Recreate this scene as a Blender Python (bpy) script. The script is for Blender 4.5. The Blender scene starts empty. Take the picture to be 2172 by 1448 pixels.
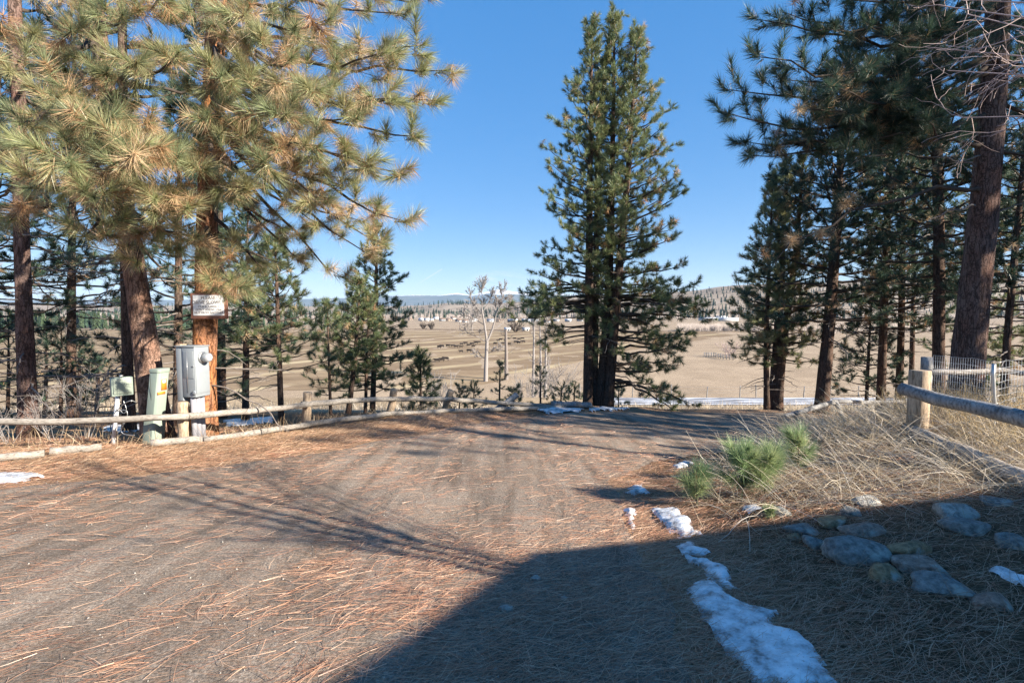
import bpy, math
import numpy as np
from mathutils import Vector
from math import radians, pi, atan, tan

# ------------------------------------------------------------------ camera, sky, sun, exposure
sc = bpy.context.scene
PW, PH, PF = 2172.0, 1448.0, 1086.0            # photograph size and focal length in its pixels
CAMZ = 1.6
PITCH = atan(66 / PF)
cd = bpy.data.cameras.new('camera'); cam = bpy.data.objects.new('camera', cd)
sc.collection.objects.link(cam); sc.camera = cam
cd.sensor_width = 36; cd.lens = 18; cd.clip_start = 0.05; cd.clip_end = 80000
cam.location = (0, 0, CAMZ); cam.rotation_euler = (pi / 2 - PITCH, 0, 0)

SUN_EL = radians(25)
SHX, SHY = -0.88, 0.475                         # ground direction in which shadows fall
world = bpy.data.worlds.new('World'); sc.world = world; world.use_nodes = True
wn = world.node_tree; wn.nodes.clear()
sky = wn.nodes.new('ShaderNodeTexSky'); sky.sky_type = 'NISHITA'; sky.sun_disc = False
sky.sun_elevation = SUN_EL; sky.sun_rotation = math.atan2(-SHX, -SHY)
sky.altitude = 2200; sky.air_density = 1.0; sky.dust_density = 0.0; sky.ozone_density = 4.0
bg = wn.nodes.new('ShaderNodeBackground'); bg.inputs['Strength'].default_value = 0.15
wo = wn.nodes.new('ShaderNodeOutputWorld')
hs = wn.nodes.new('ShaderNodeHueSaturation'); hs.inputs['Saturation'].default_value = 2.32
hs.inputs['Hue'].default_value = .512; hs.inputs['Value'].default_value = 1.16
gmn = wn.nodes.new('ShaderNodeGamma'); gmn.inputs[1].default_value = .35      # the clear, even winter blue of the photograph
wn.links.new(sky.outputs[0], gmn.inputs[0]); wn.links.new(gmn.outputs[0], hs.inputs['Color'])
wn.links.new(hs.outputs[0], bg.inputs[0]); wn.links.new(bg.outputs[0], wo.inputs[0])

sl = bpy.data.lights.new('sun', 'SUN'); sl.energy = 5.0; sl.angle = radians(0.5); sl.color = (1.0, 0.90, 0.76)
so = bpy.data.objects.new('sun', sl); sc.collection.objects.link(so)
so.rotation_euler = Vector((SHX * math.cos(SUN_EL), SHY * math.cos(SUN_EL), -math.sin(SUN_EL))).to_track_quat('-Z', 'Y').to_euler()
so.location = (20, -10, 20)

sc.view_settings.view_transform = 'Standard'; sc.view_settings.look = 'None'
sc.view_settings.exposure = 1.62; sc.view_settings.gamma = 1.0
sc.view_settings.use_curve_mapping = False
sc.render.engine = 'CYCLES'
sc.cycles.use_denoising = True; sc.cycles.denoiser = 'OPENIMAGEDENOISE'; sc.cycles.denoising_prefilter = 'NONE'
sc.cycles.max_bounces = 5; sc.cycles.diffuse_bounces = 3; sc.cycles.glossy_bounces = 2
sc.cycles.transmission_bounces = 3; sc.cycles.volume_bounces = 0; sc.cycles.transparent_max_bounces = 8

rng = np.random.default_rng(11)
U = rng.uniform
Z3 = np.array([0., 0., 1.])

# ------------------------------------------------------------------ pixel helpers (photo pixels -> rays)
_cp, _sp = math.cos(PITCH), math.sin(PITCH)
def ray(u, v):
    a = (u - PW / 2) / PF; b = (PH / 2 - v) / PF
    return np.array([a, _cp + b * _sp, -_sp + b * _cp])
def at(u, v, Y):                                # the point of that ray at ground distance Y
    d = ray(u, v); return np.array([0, 0, CAMZ]) + d * (Y / d[1])

# ------------------------------------------------------------------ noise and terrain height
def _hash(i, j, s):
    n = (i * 374761393 + j * 668265263 + s * 1442695041) & 0x7fffffff
    n = ((n ^ (n >> 13)) * 1274126177) & 0x7fffffff
    return ((n ^ (n >> 16)) & 0xffff) / 65535.0
def vnoise(x, y, s=0):
    x = np.asarray(x, float); y = np.asarray(y, float)
    xi = np.floor(x).astype(np.int64); yi = np.floor(y).astype(np.int64)
    fx = x - xi; fy = y - yi; fx = fx * fx * (3 - 2 * fx); fy = fy * fy * (3 - 2 * fy)
    a = _hash(xi, yi, s); b = _hash(xi + 1, yi, s); c = _hash(xi, yi + 1, s); d = _hash(xi + 1, yi + 1, s)
    return (a + (b - a) * fx) * (1 - fy) + (c + (d - c) * fx) * fy
def fbm(x, y, o=4, s=0):
    t = 0; a = 0.5
    for k in range(o):
        t = t + a * (vnoise(x * 2 ** k, y * 2 ** k, s + k) - 0.5); a *= 0.5
    return t
def smooth(a, b, x):
    t = np.clip((x - a) / (b - a), 0, 1); return t * t * (3 - 2 * t)

CTRL = np.array([
    (0, 0, 0), (-3, 0, 0), (1, 0, 0), (0, -6, .1), (-6, -6, .05), (0, 3, -.18), (-3, 4, -.28), (0, 6, -.43), (-2, 8, -.6), (1, 9, -.72), (3, 10, -.9),
    (0, 12, -1.0), (3, 13.5, -1.2), (6, 14, -1.4), (8.7, 17, -1.75), (7, 12, -1.15), (10, 14, -1.55), (12, 17, -2.0), (-1, 14, -1.15),
    (-5.5, 8.5, -.63), (-8, 7.8, -.6), (-7, 6, -.45), (-3.95, 9.8, -.7), (-2.66, 11.3, -.8), (-1.66, 12.8, -.98), (0, 14.3, -1.2), (2, 15.5, -1.5),
    (5, 17, -1.72), (-12, 7, -.6), (-5, 12, -1.15), (-8, 11, -1.0), (-3, 14, -1.45), (-8, 16, -1.95), (-2, 17, -1.95), (2, 18.5, -2.15), (-14, 12, -1.1),
    (-14, 18, -2.2), (-22, 8, -.6), (-22, 17, -2.0), (-10, 0, 0), (-20, -5, .1),
    (1.3, 4, -.27), (1.35, 6, -.44), (1.25, 2, -.12), (2.2, 7.6, -.62), (2.1, 2.1, -.02), (3, 3.2, .0), (2.4, 4.2, -.13), (2.6, 5.6, -.27), (3.6, 5.0, -.04), (3.05, 7.0, -.56), (3.5, 8.0, -.74), (4.45, 8.0, -.45), (5.0, 9.0, -.75), (4.2, 7.3, -.24), (5.5, 7.8, -.06),
    (5.2, 6.5, .0), (4.6, 4.6, .03), (6, 6, .02), (8.5, 9.3, -.1), (12, 9.5, -.1), (8, 7, .05), (6.3, 8.7, -.22), (5, 10.2, -.95),
    (9, 11.3, -.95), (12, 13, -1.5), (16, 13.5, -1.7), (12, 10.9, -.6), (15, 18, -2.2), (20, 17, -2.2), (20, 9, .0), (12, 2, .1), (20, -5, .2), (6, -3, .15), (4, 1, .05)])
def _phi(r2): return 0.5 * r2 * np.log(r2 + 1e-9)
_n = len(CTRL); _d2 = ((CTRL[:, None, :2] - CTRL[None, :, :2]) ** 2).sum(-1)
_K = _phi(_d2) + np.eye(_n) * 0.4; _Pm = np.c_[np.ones(_n), CTRL[:, :2]]
_A = np.block([[_K, _Pm], [_Pm.T, np.zeros((3, 3))]])
_w = np.linalg.solve(_A, np.r_[CTRL[:, 2], 0, 0, 0])
SY = [14, 17, 20, 25, 30, 38, 48, 53.5, 60, 80, 105, 112, 1e6]
SZ = [-1.2, -1.8, -2.45, -3.35, -4.3, -5.75, -7.5, -7.5, -9.0, -13.5, -17.7, -18, -18]
def ground(x, y):
    x = np.asarray(x, float); y = np.asarray(y, float); shp = np.broadcast(x, y).shape
    xf = np.broadcast_to(x, shp).ravel(); yf = np.broadcast_to(y, shp).ravel()
    xc = np.clip(xf, -24, 22); yc = np.clip(yf, -8, 21)
    z = np.empty(xf.size)
    for i in range(0, xf.size, 20000):
        sl_ = slice(i, i + 20000)
        r2 = (xc[sl_, None] - CTRL[:, 0]) ** 2 + (yc[sl_, None] - CTRL[:, 1]) ** 2
        z[sl_] = _phi(r2) @ _w[:_n] + _w[_n] + _w[_n + 1] * xc[sl_] + _w[_n + 2] * yc[sl_]
    far = np.interp(yf, SY, SZ) + 0.5 * fbm(xf / 9, yf / 9, 3, 5) * smooth(22, 40, yf) * (1 - smooth(44, 47, yf) * (1 - smooth(54, 58, yf)))
    far = far * 1.0
    t = smooth(16.5, 21, yf)
    z = z * (1 - t) + far * t
    near = 1 - smooth(20, 40, yf)
    z = z + near * (0.05 * fbm(xf * 1.1, yf * 1.1, 3, 1) + 0.028 * fbm(xf * 4, yf * 4, 2, 2))
    # duff heaps along the road edge by the fallen fence
    bump = lambda cx, cy, r, h: h * np.exp(-(((xf - cx) ** 2 + (yf - cy) ** 2) / r ** 2))
    z = z + bump(-2.0, 11.0, .8, .06) + bump(-.9, 12.3, .7, .06) + bump(.9, 14.4, .8, .22) + bump(2.2, 15.2, .9, .2) + bump(4.0, 16.0, 1.0, .14)
    return z.reshape(shp) if shp else float(z[0])
def gz(x, y): return float(ground(np.array([x]), np.array([y]))[0])
def on_ground(u, v, y0=1.5, y1=60):             # where the ray of a pixel meets the ground
    ys = np.geomspace(y0, y1, 900); d = ray(u, v); x = d[0] / d[1] * ys; z = CAMZ + d[2] / d[1] * ys
    g = ground(x, ys); k = np.argmax(z < g)
    if z[k] >= g[k]: k = len(ys) - 1
    return np.array([x[k], ys[k], g[k]])

# ------------------------------------------------------------------ mesh helpers
COL = sc.collection
def mesh(name, V, Fs, mat, parent=None, col=None, smooth_=False):
    """Fs: list of (n,k) index arrays; links ONE object, vertices given in world space"""
    V = np.asarray(V, np.float64).reshape(-1, 3)
    off = np.zeros(3)
    if parent is not None:
        p = parent
        while p is not None: off += np.array(p.location); p = p.parent
    me = bpy.data.meshes.new(name)
    if not isinstance(Fs, list): Fs = [Fs]
    Fs = [np.asarray(f, np.int32) for f in Fs if len(f)]
    nl = sum(f.size for f in Fs); nf = sum(len(f) for f in Fs)
    me.vertices.add(len(V)); me.vertices.foreach_set('co', (V - off).astype(np.float32).ravel())
    me.loops.add(nl); me.polygons.add(nf)
    me.loops.foreach_set('vertex_index', np.concatenate([f.ravel() for f in Fs]))
    cnt = np.concatenate([np.full(len(f), f.shape[1], np.int32) for f in Fs])
    me.polygons.foreach_set('loop_start', np.r_[0, np.cumsum(cnt)[:-1]].astype(np.int32))
    me.polygons.foreach_set('loop_total', cnt)
    if smooth_: me.polygons.foreach_set('use_smooth', np.ones(nf, bool))
    if col is not None:
        a = me.color_attributes.new('Col', 'FLOAT_COLOR', 'POINT')
        c = np.ones((len(V), 4), np.float32); c[:, :3] = col; a.data.foreach_set('color', c.ravel())
    me.materials.append(mat); me.update(calc_edges=True); me.validate()
    o = bpy.data.objects.new(name, me); COL.objects.link(o)
    if parent is not None: o.parent = parent
    return o
def tag(o, label=None, cat=None, group=None, kind=None):
    if label: o['label'] = label
    if cat: o['category'] = cat
    if group: o['group'] = group
    if kind: o['kind'] = kind
    return o
def thing(name, label, cat, loc, group=None):
    o = bpy.data.objects.new(name, None); COL.objects.link(o); o.location = tuple(float(c) for c in loc)
    o.empty_display_size = 0.2
    return tag(o, label, cat, group)
def copy_thing(src, loc, label=None, rotz=0, scale=1.0):
    r = src.copy(); COL.objects.link(r); r.location = tuple(float(c) for c in loc); r.rotation_euler = (0, 0, rotz); r.scale = (scale,) * 3
    if label: r['label'] = label
    for ch in [c for c in src.children]:
        c2 = ch.copy(); COL.objects.link(c2); c2.parent = r
    return r
def nrm(a):
    a = np.asarray(a, float); return a / np.maximum(np.linalg.norm(a, axis=-1, keepdims=True), 1e-9)
def tubes(P, R, sides=5, cap=True):
    """P (B,n,3) paths, R (B,n) radii -> verts, quads, tris"""
    P = np.asarray(P, float); R = np.asarray(R, float)
    if P.ndim == 2: P = P[None]; R = R[None]
    B, n, _ = P.shape
    T = nrm(np.gradient(P, axis=1))
    ref = np.where(np.abs(T[:, :1, 2:3]) > 0.85, np.array([1., 0, 0]), Z3)
    S = nrm(np.cross(T, np.broadcast_to(ref, T.shape))); Q = np.cross(T, S)
    a = np.arange(sides) * 2 * pi / sides
    V = P[:, :, None] + R[:, :, None, None] * (S[:, :, None] * np.cos(a)[:, None] + Q[:, :, None] * np.sin(a)[:, None])
    idx = np.arange(B * n * sides).reshape(B, n, sides)
    q = np.stack([idx[:, :-1], np.roll(idx[:, :-1], -1, 2), np.roll(idx[:, 1:], -1, 2), idx[:, 1:]], -1).reshape(-1, 4)
    V = V.reshape(-1, 3); t = np.zeros((0, 3), int)
    if cap:
        c0 = len(V) + np.arange(B); c1 = len(V) + B + np.arange(B)
        V = np.r_[V, P[:, 0], P[:, -1]]
        t0 = np.stack([np.roll(idx[:, 0], -1, 1), idx[:, 0], np.broadcast_to(c0[:, None], (B, sides))], -1).reshape(-1, 3)
        t1 = np.stack([idx[:, -1], np.roll(idx[:, -1], -1, 1), np.broadcast_to(c1[:, None], (B, sides))], -1).reshape(-1, 3)
        t = np.r_[t0, t1]
    return V, q, t
class MB:
    """collects shapes for one mesh"""
    def __init__(s): s.V = []; s.F = {3: [], 4: []}; s.C = []; s.n = 0
    def add(s, V, *Fs, col=None):
        V = np.asarray(V, float).reshape(-1, 3)
        for f in Fs:
            f = np.asarray(f)
            if f.size: s.F[f.shape[1]].append(f + s.n)
        s.V.append(V); s.n += len(V)
        s.C.append(np.broadcast_to(np.array(col if col is not None else (1, 1, 1.), float), (len(V), 3)))
        return s
    def box(s, c, size, rz=0, col=None, taper=1.0, axes=None):
        c = np.array(c, float); h = np.array(size, float) / 2
        k = np.array([[x, y, z] for z in (-1, 1) for y in (-1, 1) for x in (-1, 1)], float)
        k[4:, :2] *= taper; k = k * h
        if axes is None:
            cz, sz_ = math.cos(rz), math.sin(rz)
            axes = np.array([[cz, sz_, 0], [-sz_, cz, 0], [0, 0, 1]])
        V = c + k @ axes
        return s.add(V, [[0, 2, 3, 1], [4, 5, 7, 6], [0, 1, 5, 4], [2, 6, 7, 3], [0, 4, 6, 2], [1, 3, 7, 5]], col=col)
    def tube(s, P, R, sides=8, col=None):
        P = np.asarray(P, float); R = np.broadcast_to(np.asarray(R, float), P.shape[:-1])
        V, q, t = tubes(P, R, sides); return s.add(V, q, t, col=col)
    def build(s, name, mat, parent=None, smooth_=False, vc=False, bevel=0):
        o = mesh(name, np.concatenate(s.V), [np.concatenate(s.F[k]) for k in (3, 4) if s.F[k]], mat, parent,
                 np.concatenate(s.C) if vc else None, smooth_)
        if bevel:
            m = o.modifiers.new('bevel', 'BEVEL'); m.width = bevel; m.segments = 2; m.limit_method = 'ANGLE'
        return o

# ------------------------------------------------------------------ materials
def mat(name, rough=0.8, spec=0.2):
    m = bpy.data.materials.new(name); m.use_nodes = True; nt = m.node_tree
    b = nt.nodes['Principled BSDF']; b.inputs['Roughness'].default_value = rough
    b.inputs['Specular IOR Level'].default_value = spec
    return m, nt, b
def N(nt, t, **kw):
    n = nt.nodes.new(t)
    for k, v in kw.items():
        if hasattr(n, k): setattr(n, k, v)
        else: n.inputs[k].default_value = v
    return n
def ramp(nt, src, stops):
    r = nt.nodes.new('ShaderNodeValToRGB'); e = r.color_ramp.elements
    while len(e) < len(stops): e.new(0.5)
    for i, (p, c) in enumerate(stops):
        e[i].position = p; e[i].color = tuple(c) + (1,) if len(c) == 3 else c
    nt.links.new(src, r.inputs[0]); return r.outputs[0]
def mixc(nt, fac, a, b, mode='MIX'):
    m = nt.nodes.new('ShaderNodeMix'); m.data_type = 'RGBA'; m.blend_type = mode
    for inp, v in ((m.inputs[0], fac), (m.inputs[6], a), (m.inputs[7], b)):
        if hasattr(v, 'links') or hasattr(v, 'is_output'): nt.links.new(v, inp)
        elif isinstance(v, (int, float)): inp.default_value = v
        else: inp.default_value = tuple(v) + (1,)
    return m.outputs[2]
def coords(nt, scale=(1, 1, 1), kind='Object', rot=(0, 0, 0)):
    tc = nt.nodes.new('ShaderNodeTexCoord'); mp = nt.nodes.new('ShaderNodeMapping')
    mp.inputs['Scale'].default_value = scale; mp.inputs['Rotation'].default_value = rot
    nt.links.new(tc.outputs[kind], mp.inputs[0]); return mp.outputs[0]
def noise(nt, vec, scale, detail=4, rough=0.6, dist=0):
    n = nt.nodes.new('ShaderNodeTexNoise'); n.inputs['Scale'].default_value = scale; n.inputs['Detail'].default_value = detail
    n.inputs['Roughness'].default_value = rough; n.inputs['Distortion'].default_value = dist
    nt.links.new(vec, n.inputs['Vector']); return n.outputs[0]
def bump(nt, b, h, strength=0.5, dist=0.02):
    n = nt.nodes.new('ShaderNodeBump'); n.inputs['Strength'].default_value = strength; n.inputs['Distance'].default_value = dist
    nt.links.new(h, n.inputs['Height']); nt.links.new(n.outputs[0], b.inputs['Normal'])

def m_plain(name, c, rough=0.6, spec=0.3, metal=0, var=0.12, nscale=6):
    m, nt, b = mat(name, rough, spec); b.inputs['Metallic'].default_value = metal
    v = noise(nt, coords(nt), nscale, 5)
    lo = tuple(x * (1 - var) for x in c); hi = tuple(min(1, x * (1 + var)) for x in c)
    nt.links.new(ramp(nt, v, [(0.3, lo), (0.7, hi)]), b.inputs['Base Color']); return m
def m_needles(name, trans=0.3):
    m, nt, b = mat(name, 0.4, 0.45)
    a = N(nt, 'ShaderNodeAttribute', attribute_name='Col')
    nt.links.new(a.outputs['Color'], b.inputs['Base Color'])
    tr = nt.nodes.new('ShaderNodeBsdfTranslucent'); nt.links.new(a.outputs['Color'], tr.inputs[0])
    mx = nt.nodes.new('ShaderNodeMixShader'); mx.inputs[0].default_value = trans
    nt.links.new(b.outputs[0], mx.inputs[1]); nt.links.new(tr.outputs[0], mx.inputs[2])
    nt.links.new(mx.outputs[0], nt.nodes['Material Output'].inputs[0]); return m
def m_vcol(name, rough=0.85):
    m, nt, b = mat(name, rough, 0.15); a = N(nt, 'ShaderNodeAttribute', attribute_name='Col')
    v = noise(nt, coords(nt), 30, 3)
    nt.links.new(mixc(nt, 0.5, a.outputs['Color'], ramp(nt, v, [(0.3, (.55, .55, .55)), (0.7, (1.3, 1.3, 1.3))]), 'MULTIPLY'), b.inputs['Base Color']); return m
def m_bark(name, plate, plate2, crack, sc_=26.0):
    m, nt, b = mat(name, 0.9, 0.1)
    f = noise(nt, coords(nt, (1, 1, .16)), sc_, 5, 0.62, 0.9)
    fine = noise(nt, coords(nt, (1, 1, .45)), 70, 5, 0.75)
    big = noise(nt, coords(nt, (1, 1, .4)), 3.5, 4)
    vo = N(nt, 'ShaderNodeTexVoronoi', feature='DISTANCE_TO_EDGE'); vo.inputs['Scale'].default_value = sc_ * .55
    cw = coords(nt, (1, 1, .24)); add = nt.nodes.new('ShaderNodeVectorMath'); add.operation = 'MULTIPLY_ADD'; add.inputs[1].default_value = (.16, .16, .16)
    nt.links.new(noise(nt, coords(nt), 9, 4), add.inputs[0]); nt.links.new(cw, add.inputs[2]); nt.links.new(add.outputs[0], vo.inputs['Vector'])
    edge = ramp(nt, vo.outputs['Distance'], [(0.0, (.35, .35, .35)), (0.11, (1, 1, 1))])
    fis = ramp(nt, f, [(0.36, (0, 0, 0)), (0.47, (1, 1, 1))])
    pl = mixc(nt, ramp(nt, big, [(.4, (0, 0, 0)), (.6, (1, 1, 1))]), plate, plate2)
    pl = mixc(nt, 0.75, pl, ramp(nt, fine, [(0.3, (.5, .5, .5)), (0.72, (1.3, 1.28, 1.25))]), 'MULTIPLY')
    pl = mixc(nt, 1.0, pl, edge, 'MULTIPLY')
    nt.links.new(mixc(nt, fis, crack, pl), b.inputs['Base Color'])
    h = mixc(nt, 0.35, mixc(nt, .5, fis, edge), fine); bump(nt, b, h, 1.0, 0.03); return m
def m_wood(name, a, c, scl=(9, 9, 1.6), rot=0.0):
    m, nt, b = mat(name, 0.85, 0.15)
    g = noise(nt, coords(nt, (1, 1, 1)), 4, 6, 0.7, 0.6); f = noise(nt, coords(nt, scl, rot=(0, 0, -rot)), 4.5, 5, .7, .3)
    c1 = ramp(nt, g, [(0.3, a), (0.7, c)])
    c1 = mixc(nt, 0.8, c1, ramp(nt, f, [(0.36, (.3, .28, .27)), (0.52, (1.0, 1.0, 1.0)), (.7, (1.2, 1.2, 1.2))]), 'MULTIPLY')
    nt.links.new(c1, b.inputs['Base Color']); bump(nt, b, f, 0.5, 0.01); return m

M = {}
M['needle'] = m_needles('pine_needles', 0.32)
M['litter'] = m_needles('fallen_needles', 0.1)
M['grass'] = m_needles('dry_grass', 0.3)
M['bark_orange'] = m_bark('bark_orange', (.44, .185, .07), (.34, .17, .10), (.11, .045, .025), 24)
M['bark_grey'] = m_bark('bark_red_grey', (.32, .215, .17), (.25, .145, .105), (.09, .055, .042), 24)
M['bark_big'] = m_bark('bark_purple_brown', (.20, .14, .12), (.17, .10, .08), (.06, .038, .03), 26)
M['bark_dark'] = m_bark('bark_dark', (.12, .09, .075), (.16, .10, .075), (.04, .03, .024), 30)
M['limb'] = m_plain('limb_bark', (.075, .06, .05), 0.9, 0.1, var=.4, nscale=12)
M['limb_grey'] = m_plain('dead_limb_bark', (.19, .165, .15), 0.9, 0.1, var=.35, nscale=12)
M['pale_bark'] = m_plain('pale_bark', (.25, .23, .22), 0.85, 0.1, var=.3, nscale=8)
M['twig'] = m_plain('birch_twig_bark', (.42, .33, .31), 0.8, 0.15, var=.3, nscale=9)
M['wood'] = m_wood('weathered_wood', (.26, .23, .20), (.46, .41, .36))
M['wood_rail'] = m_wood('weathered_rail_wood', (.20, .18, .16), (.42, .38, .33), (2.2, 9, 16), .72)
M['wood_warm'] = m_wood('weathered_post_wood', (.30, .22, .15), (.48, .38, .28))
M['wood_dark'] = m_wood('mossy_grey_wood', (.16, .16, .165), (.38, .37, .36))
M['green_paint'] = m_plain('pedestal_green_paint', (.24, .29, .25), 0.45, 0.4, var=.06)
M['grey_paint'] = m_plain('meter_grey_paint', (.23, .255, .275), 0.45, 0.4, var=.05)
M['grey_pvc'] = m_plain('conduit_grey', (.27, .27, .30), 0.45, 0.4, var=.05)
M['steel'] = m_plain('galvanised_steel', (.45, .46, .47), 0.4, 0.5, .8, .15)
M['black'] = m_plain('black_cable', (.03, .03, .03), 0.6, .3)
M['white'] = m_plain('white_sign_face', (.80, .80, .79), 0.5, .3, var=.06)
M['ink'] = m_plain('sign_ink', (.10, .08, .08), 0.6, .2)
M['sign_wood'] = m_plain('sign_board_brown', (.22, .105, .075), 0.8, .2, var=.3)
M['orange'] = m_plain('orange_sticker', (.85, .22, .03), 0.5, .3)
M['rock'] = None

def m_rock():
    m, nt, b = mat('river_rock', 0.8, 0.25)
    a = N(nt, 'ShaderNodeAttribute', attribute_name='Col'); n1 = noise(nt, coords(nt), 22, 6, .7)
    sp = N(nt, 'ShaderNodeTexVoronoi'); sp.inputs['Scale'].default_value = 60
    c = mixc(nt, .8, a.outputs['Color'], ramp(nt, n1, [(.34, (.3, .3, .3)), (.66, (1.5, 1.5, 1.45))]), 'MULTIPLY')
    lich = ramp(nt, noise(nt, coords(nt), 5, 4), [(.56, (0, 0, 0)), (.66, (1, 1, 1))])
    c = mixc(nt, lich, c, (.42, .43, .38)); nt.links.new(c, b.inputs['Base Color']); bump(nt, b, n1, 1.0, .035); return m
M['rock'] = m_rock()
def m_snow():
    m, nt, b = mat('old_snow', 0.45, 0.4); b.inputs['Subsurface Weight'].default_value = 0.15
    b.inputs['Subsurface Radius'].default_value = (.02, .03, .04)
    n1 = noise(nt, coords(nt), 9, 6, .65); n2 = noise(nt, coords(nt), 60, 3)
    c = ramp(nt, n1, [(.36, (.22, .21, .21)), (.47, (.55, .56, .58)), (.62, (.82, .83, .85))])
    c = mixc(nt, ramp(nt, n2, [(.66, (0, 0, 0)), (.72, (1, 1, 1))]), c, (.25, .2, .16))
    nt.links.new(c, b.inputs['Base Color']); bump(nt, b, n1, .6, .03); return m
M['snow'] = m_snow()
def m_ground():
    m, nt, b = mat('ground_soil_and_straw', 0.95, 0.05)
    a = N(nt, 'ShaderNodeAttribute', attribute_name='Col'); co = coords(nt)
    f1 = noise(nt, coords(nt, (1, 1, 1)), 34, 6, .75); f2 = noise(nt, coords(nt, (1, 1, 1), rot=(0, 0, .5)), 2.2, 5, .6); f3 = noise(nt, coords(nt), .06, 6, .7)
    st = noise(nt, coords(nt, (16, 70, 1), rot=(0, 0, -.6)), 1.0, 4, .7, .4)
    c = mixc(nt, .9, a.outputs['Color'], ramp(nt, f1, [(.32, (.35, .33, .32)), (.68, (1.55, 1.5, 1.45))]), 'MULTIPLY')
    c = mixc(nt, .55, c, ramp(nt, st, [(.4, (.5, .45, .42)), (.62, (1.6, 1.5, 1.4))]), 'MULTIPLY')
    c = mixc(nt, .6, c, ramp(nt, f2, [(.3, (.62, .6, .58)), (.7, (1.3, 1.3, 1.3))]), 'MULTIPLY')
    c = mixc(nt, .6, c, ramp(nt, f3, [(.35, (.7, .68, .66)), (.65, (1.2, 1.2, 1.2))]), 'MULTIPLY')
    nt.links.new(c, b.inputs['Base Color']); bump(nt, b, mixc(nt, .5, f1, st), .8, .03); return m
M['ground'] = m_ground()
def m_drive():
    m, nt, b = mat('driveway_gravel', 0.92, 0.1)
    pb = N(nt, 'ShaderNodeTexVoronoi'); pb.inputs['Scale'].default_value = 75; nt.links.new(coords(nt), pb.inputs['Vector'])
    f1 = noise(nt, coords(nt), 55, 5, .75); f2 = noise(nt, coords(nt), 1.1, 6, .65)
    tr = noise(nt, coords(nt, (3.2, .35, 1), rot=(0, 0, .35)), 1.2, 5, .6, .5)
    st = noise(nt, coords(nt, (14, 62, 1), rot=(0, 0, -.55)), 1.0, 4, .75, .5)
    base = ramp(nt, f1, [(.25, (.08, .066, .055)), (.5, (.245, .205, .168)), (.75, (.48, .42, .355))])
    base = mixc(nt, .6, base, ramp(nt, pb.outputs['Distance'], [(.1, (1.25, 1.22, 1.2)), (.6, (.6, .6, .6))]), 'MULTIPLY')
    base = mixc(nt, .8, base, ramp(nt, tr, [(.35, (.55, .52, .5)), (.65, (1.35, 1.33, 1.3))]), 'MULTIPLY')
    nd = mixc(nt, ramp(nt, st, [(.5, (0, 0, 0)), (.64, (1, 1, 1))]), base, (.40, .245, .15))
    c = mixc(nt, ramp(nt, f2, [(.35, (.12, .12, .12)), (.62, (.75, .75, .75))]), base, nd)
    nt.links.new(c, b.inputs['Base Color']); bump(nt, b, mixc(nt, .45, f1, st), .7, .02); return m
M['drive'] = m_drive()

# ------------------------------------------------------------------ setting: ground sheet
def poly_in(px, py, poly):
    poly = np.asarray(poly, float); r = np.zeros(px.shape, bool); j = len(poly) - 1
    for i in range(len(poly)):
        xi, yi = poly[i]; xj, yj = poly[j]
        c = ((yi > py) != (yj > py)) & (px < (xj - xi) * (py - yi) / (yj - yi + 1e-12) + xi); r ^= c; j = i
    return r
def poly_dist(px, py, poly):
    poly = np.asarray(poly, float); d = np.full(px.shape, 1e9)
    for i in range(len(poly)):
        a = poly[i - 1]; b = poly[i]; ab = b - a; l2 = (ab ** 2).sum() + 1e-12
        t = np.clip(((px - a[0]) * ab[0] + (py - a[1]) * ab[1]) / l2, 0, 1)
        d = np.minimum(d, np.hypot(px - a[0] - t * ab[0], py - a[1] - t * ab[1]))
    return d
DRIVE = [(-16, -9), (.9, -9), (1.0, 2), (1.15, 4), (1.3, 6), (2.2, 7.4), (3.9, 8.7), (6.4, 10.4), (9.5, 12.0), (20, 12.8), (20, 15.6), (12, 15.7), (8.7, 16.5),
         (4, 15.2), (.8, 13.2), (-.6, 11.4), (-1.5, 9.8), (-2.9, 7.9), (-4.7, 6.4), (-7, 5.1), (-16, 4.0)]

gx = np.r_[-np.geomspace(12, 19000, 60)[::-1], np.arange(-11.9, 12, .15), np.geomspace(12, 19000, 60)]
gy = np.r_[-np.geomspace(3, 60, 16)[::-1], np.arange(-2.9, 20, .15), np.geomspace(20, 19000, 110)]
GX, GY = np.meshgrid(gx, gy); GZ = ground(GX, GY)
idx = np.arange(GX.size).reshape(GX.shape)
quads = np.stack([idx[:-1, :-1], idx[:-1, 1:], idx[1:, 1:], idx[1:, :-1]], -1).reshape(-1, 4)
def ground_colour(X, Y):
    c = np.empty(X.shape + (3,))
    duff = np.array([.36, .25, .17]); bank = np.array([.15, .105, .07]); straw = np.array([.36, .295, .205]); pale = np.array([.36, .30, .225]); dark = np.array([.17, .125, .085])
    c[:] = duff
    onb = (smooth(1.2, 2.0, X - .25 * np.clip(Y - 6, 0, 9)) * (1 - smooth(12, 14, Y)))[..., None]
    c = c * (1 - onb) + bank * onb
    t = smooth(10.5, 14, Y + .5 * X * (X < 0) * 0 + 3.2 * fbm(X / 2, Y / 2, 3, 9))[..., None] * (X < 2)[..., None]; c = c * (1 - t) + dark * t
    t = smooth(19, 26, Y + 4 * fbm(X / 5, Y / 5, 3, 3))[..., None]; c = c * (1 - t) + straw * t
    t = smooth(100, 118, Y)[..., None]; c = c * (1 - t) + pale * t
    return c
ground_o = tag(mesh('ground', np.stack([GX, GY, GZ], -1), quads, M['ground'], None, ground_colour(GX, GY).reshape(-1, 3), True), kind='structure')

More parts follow.
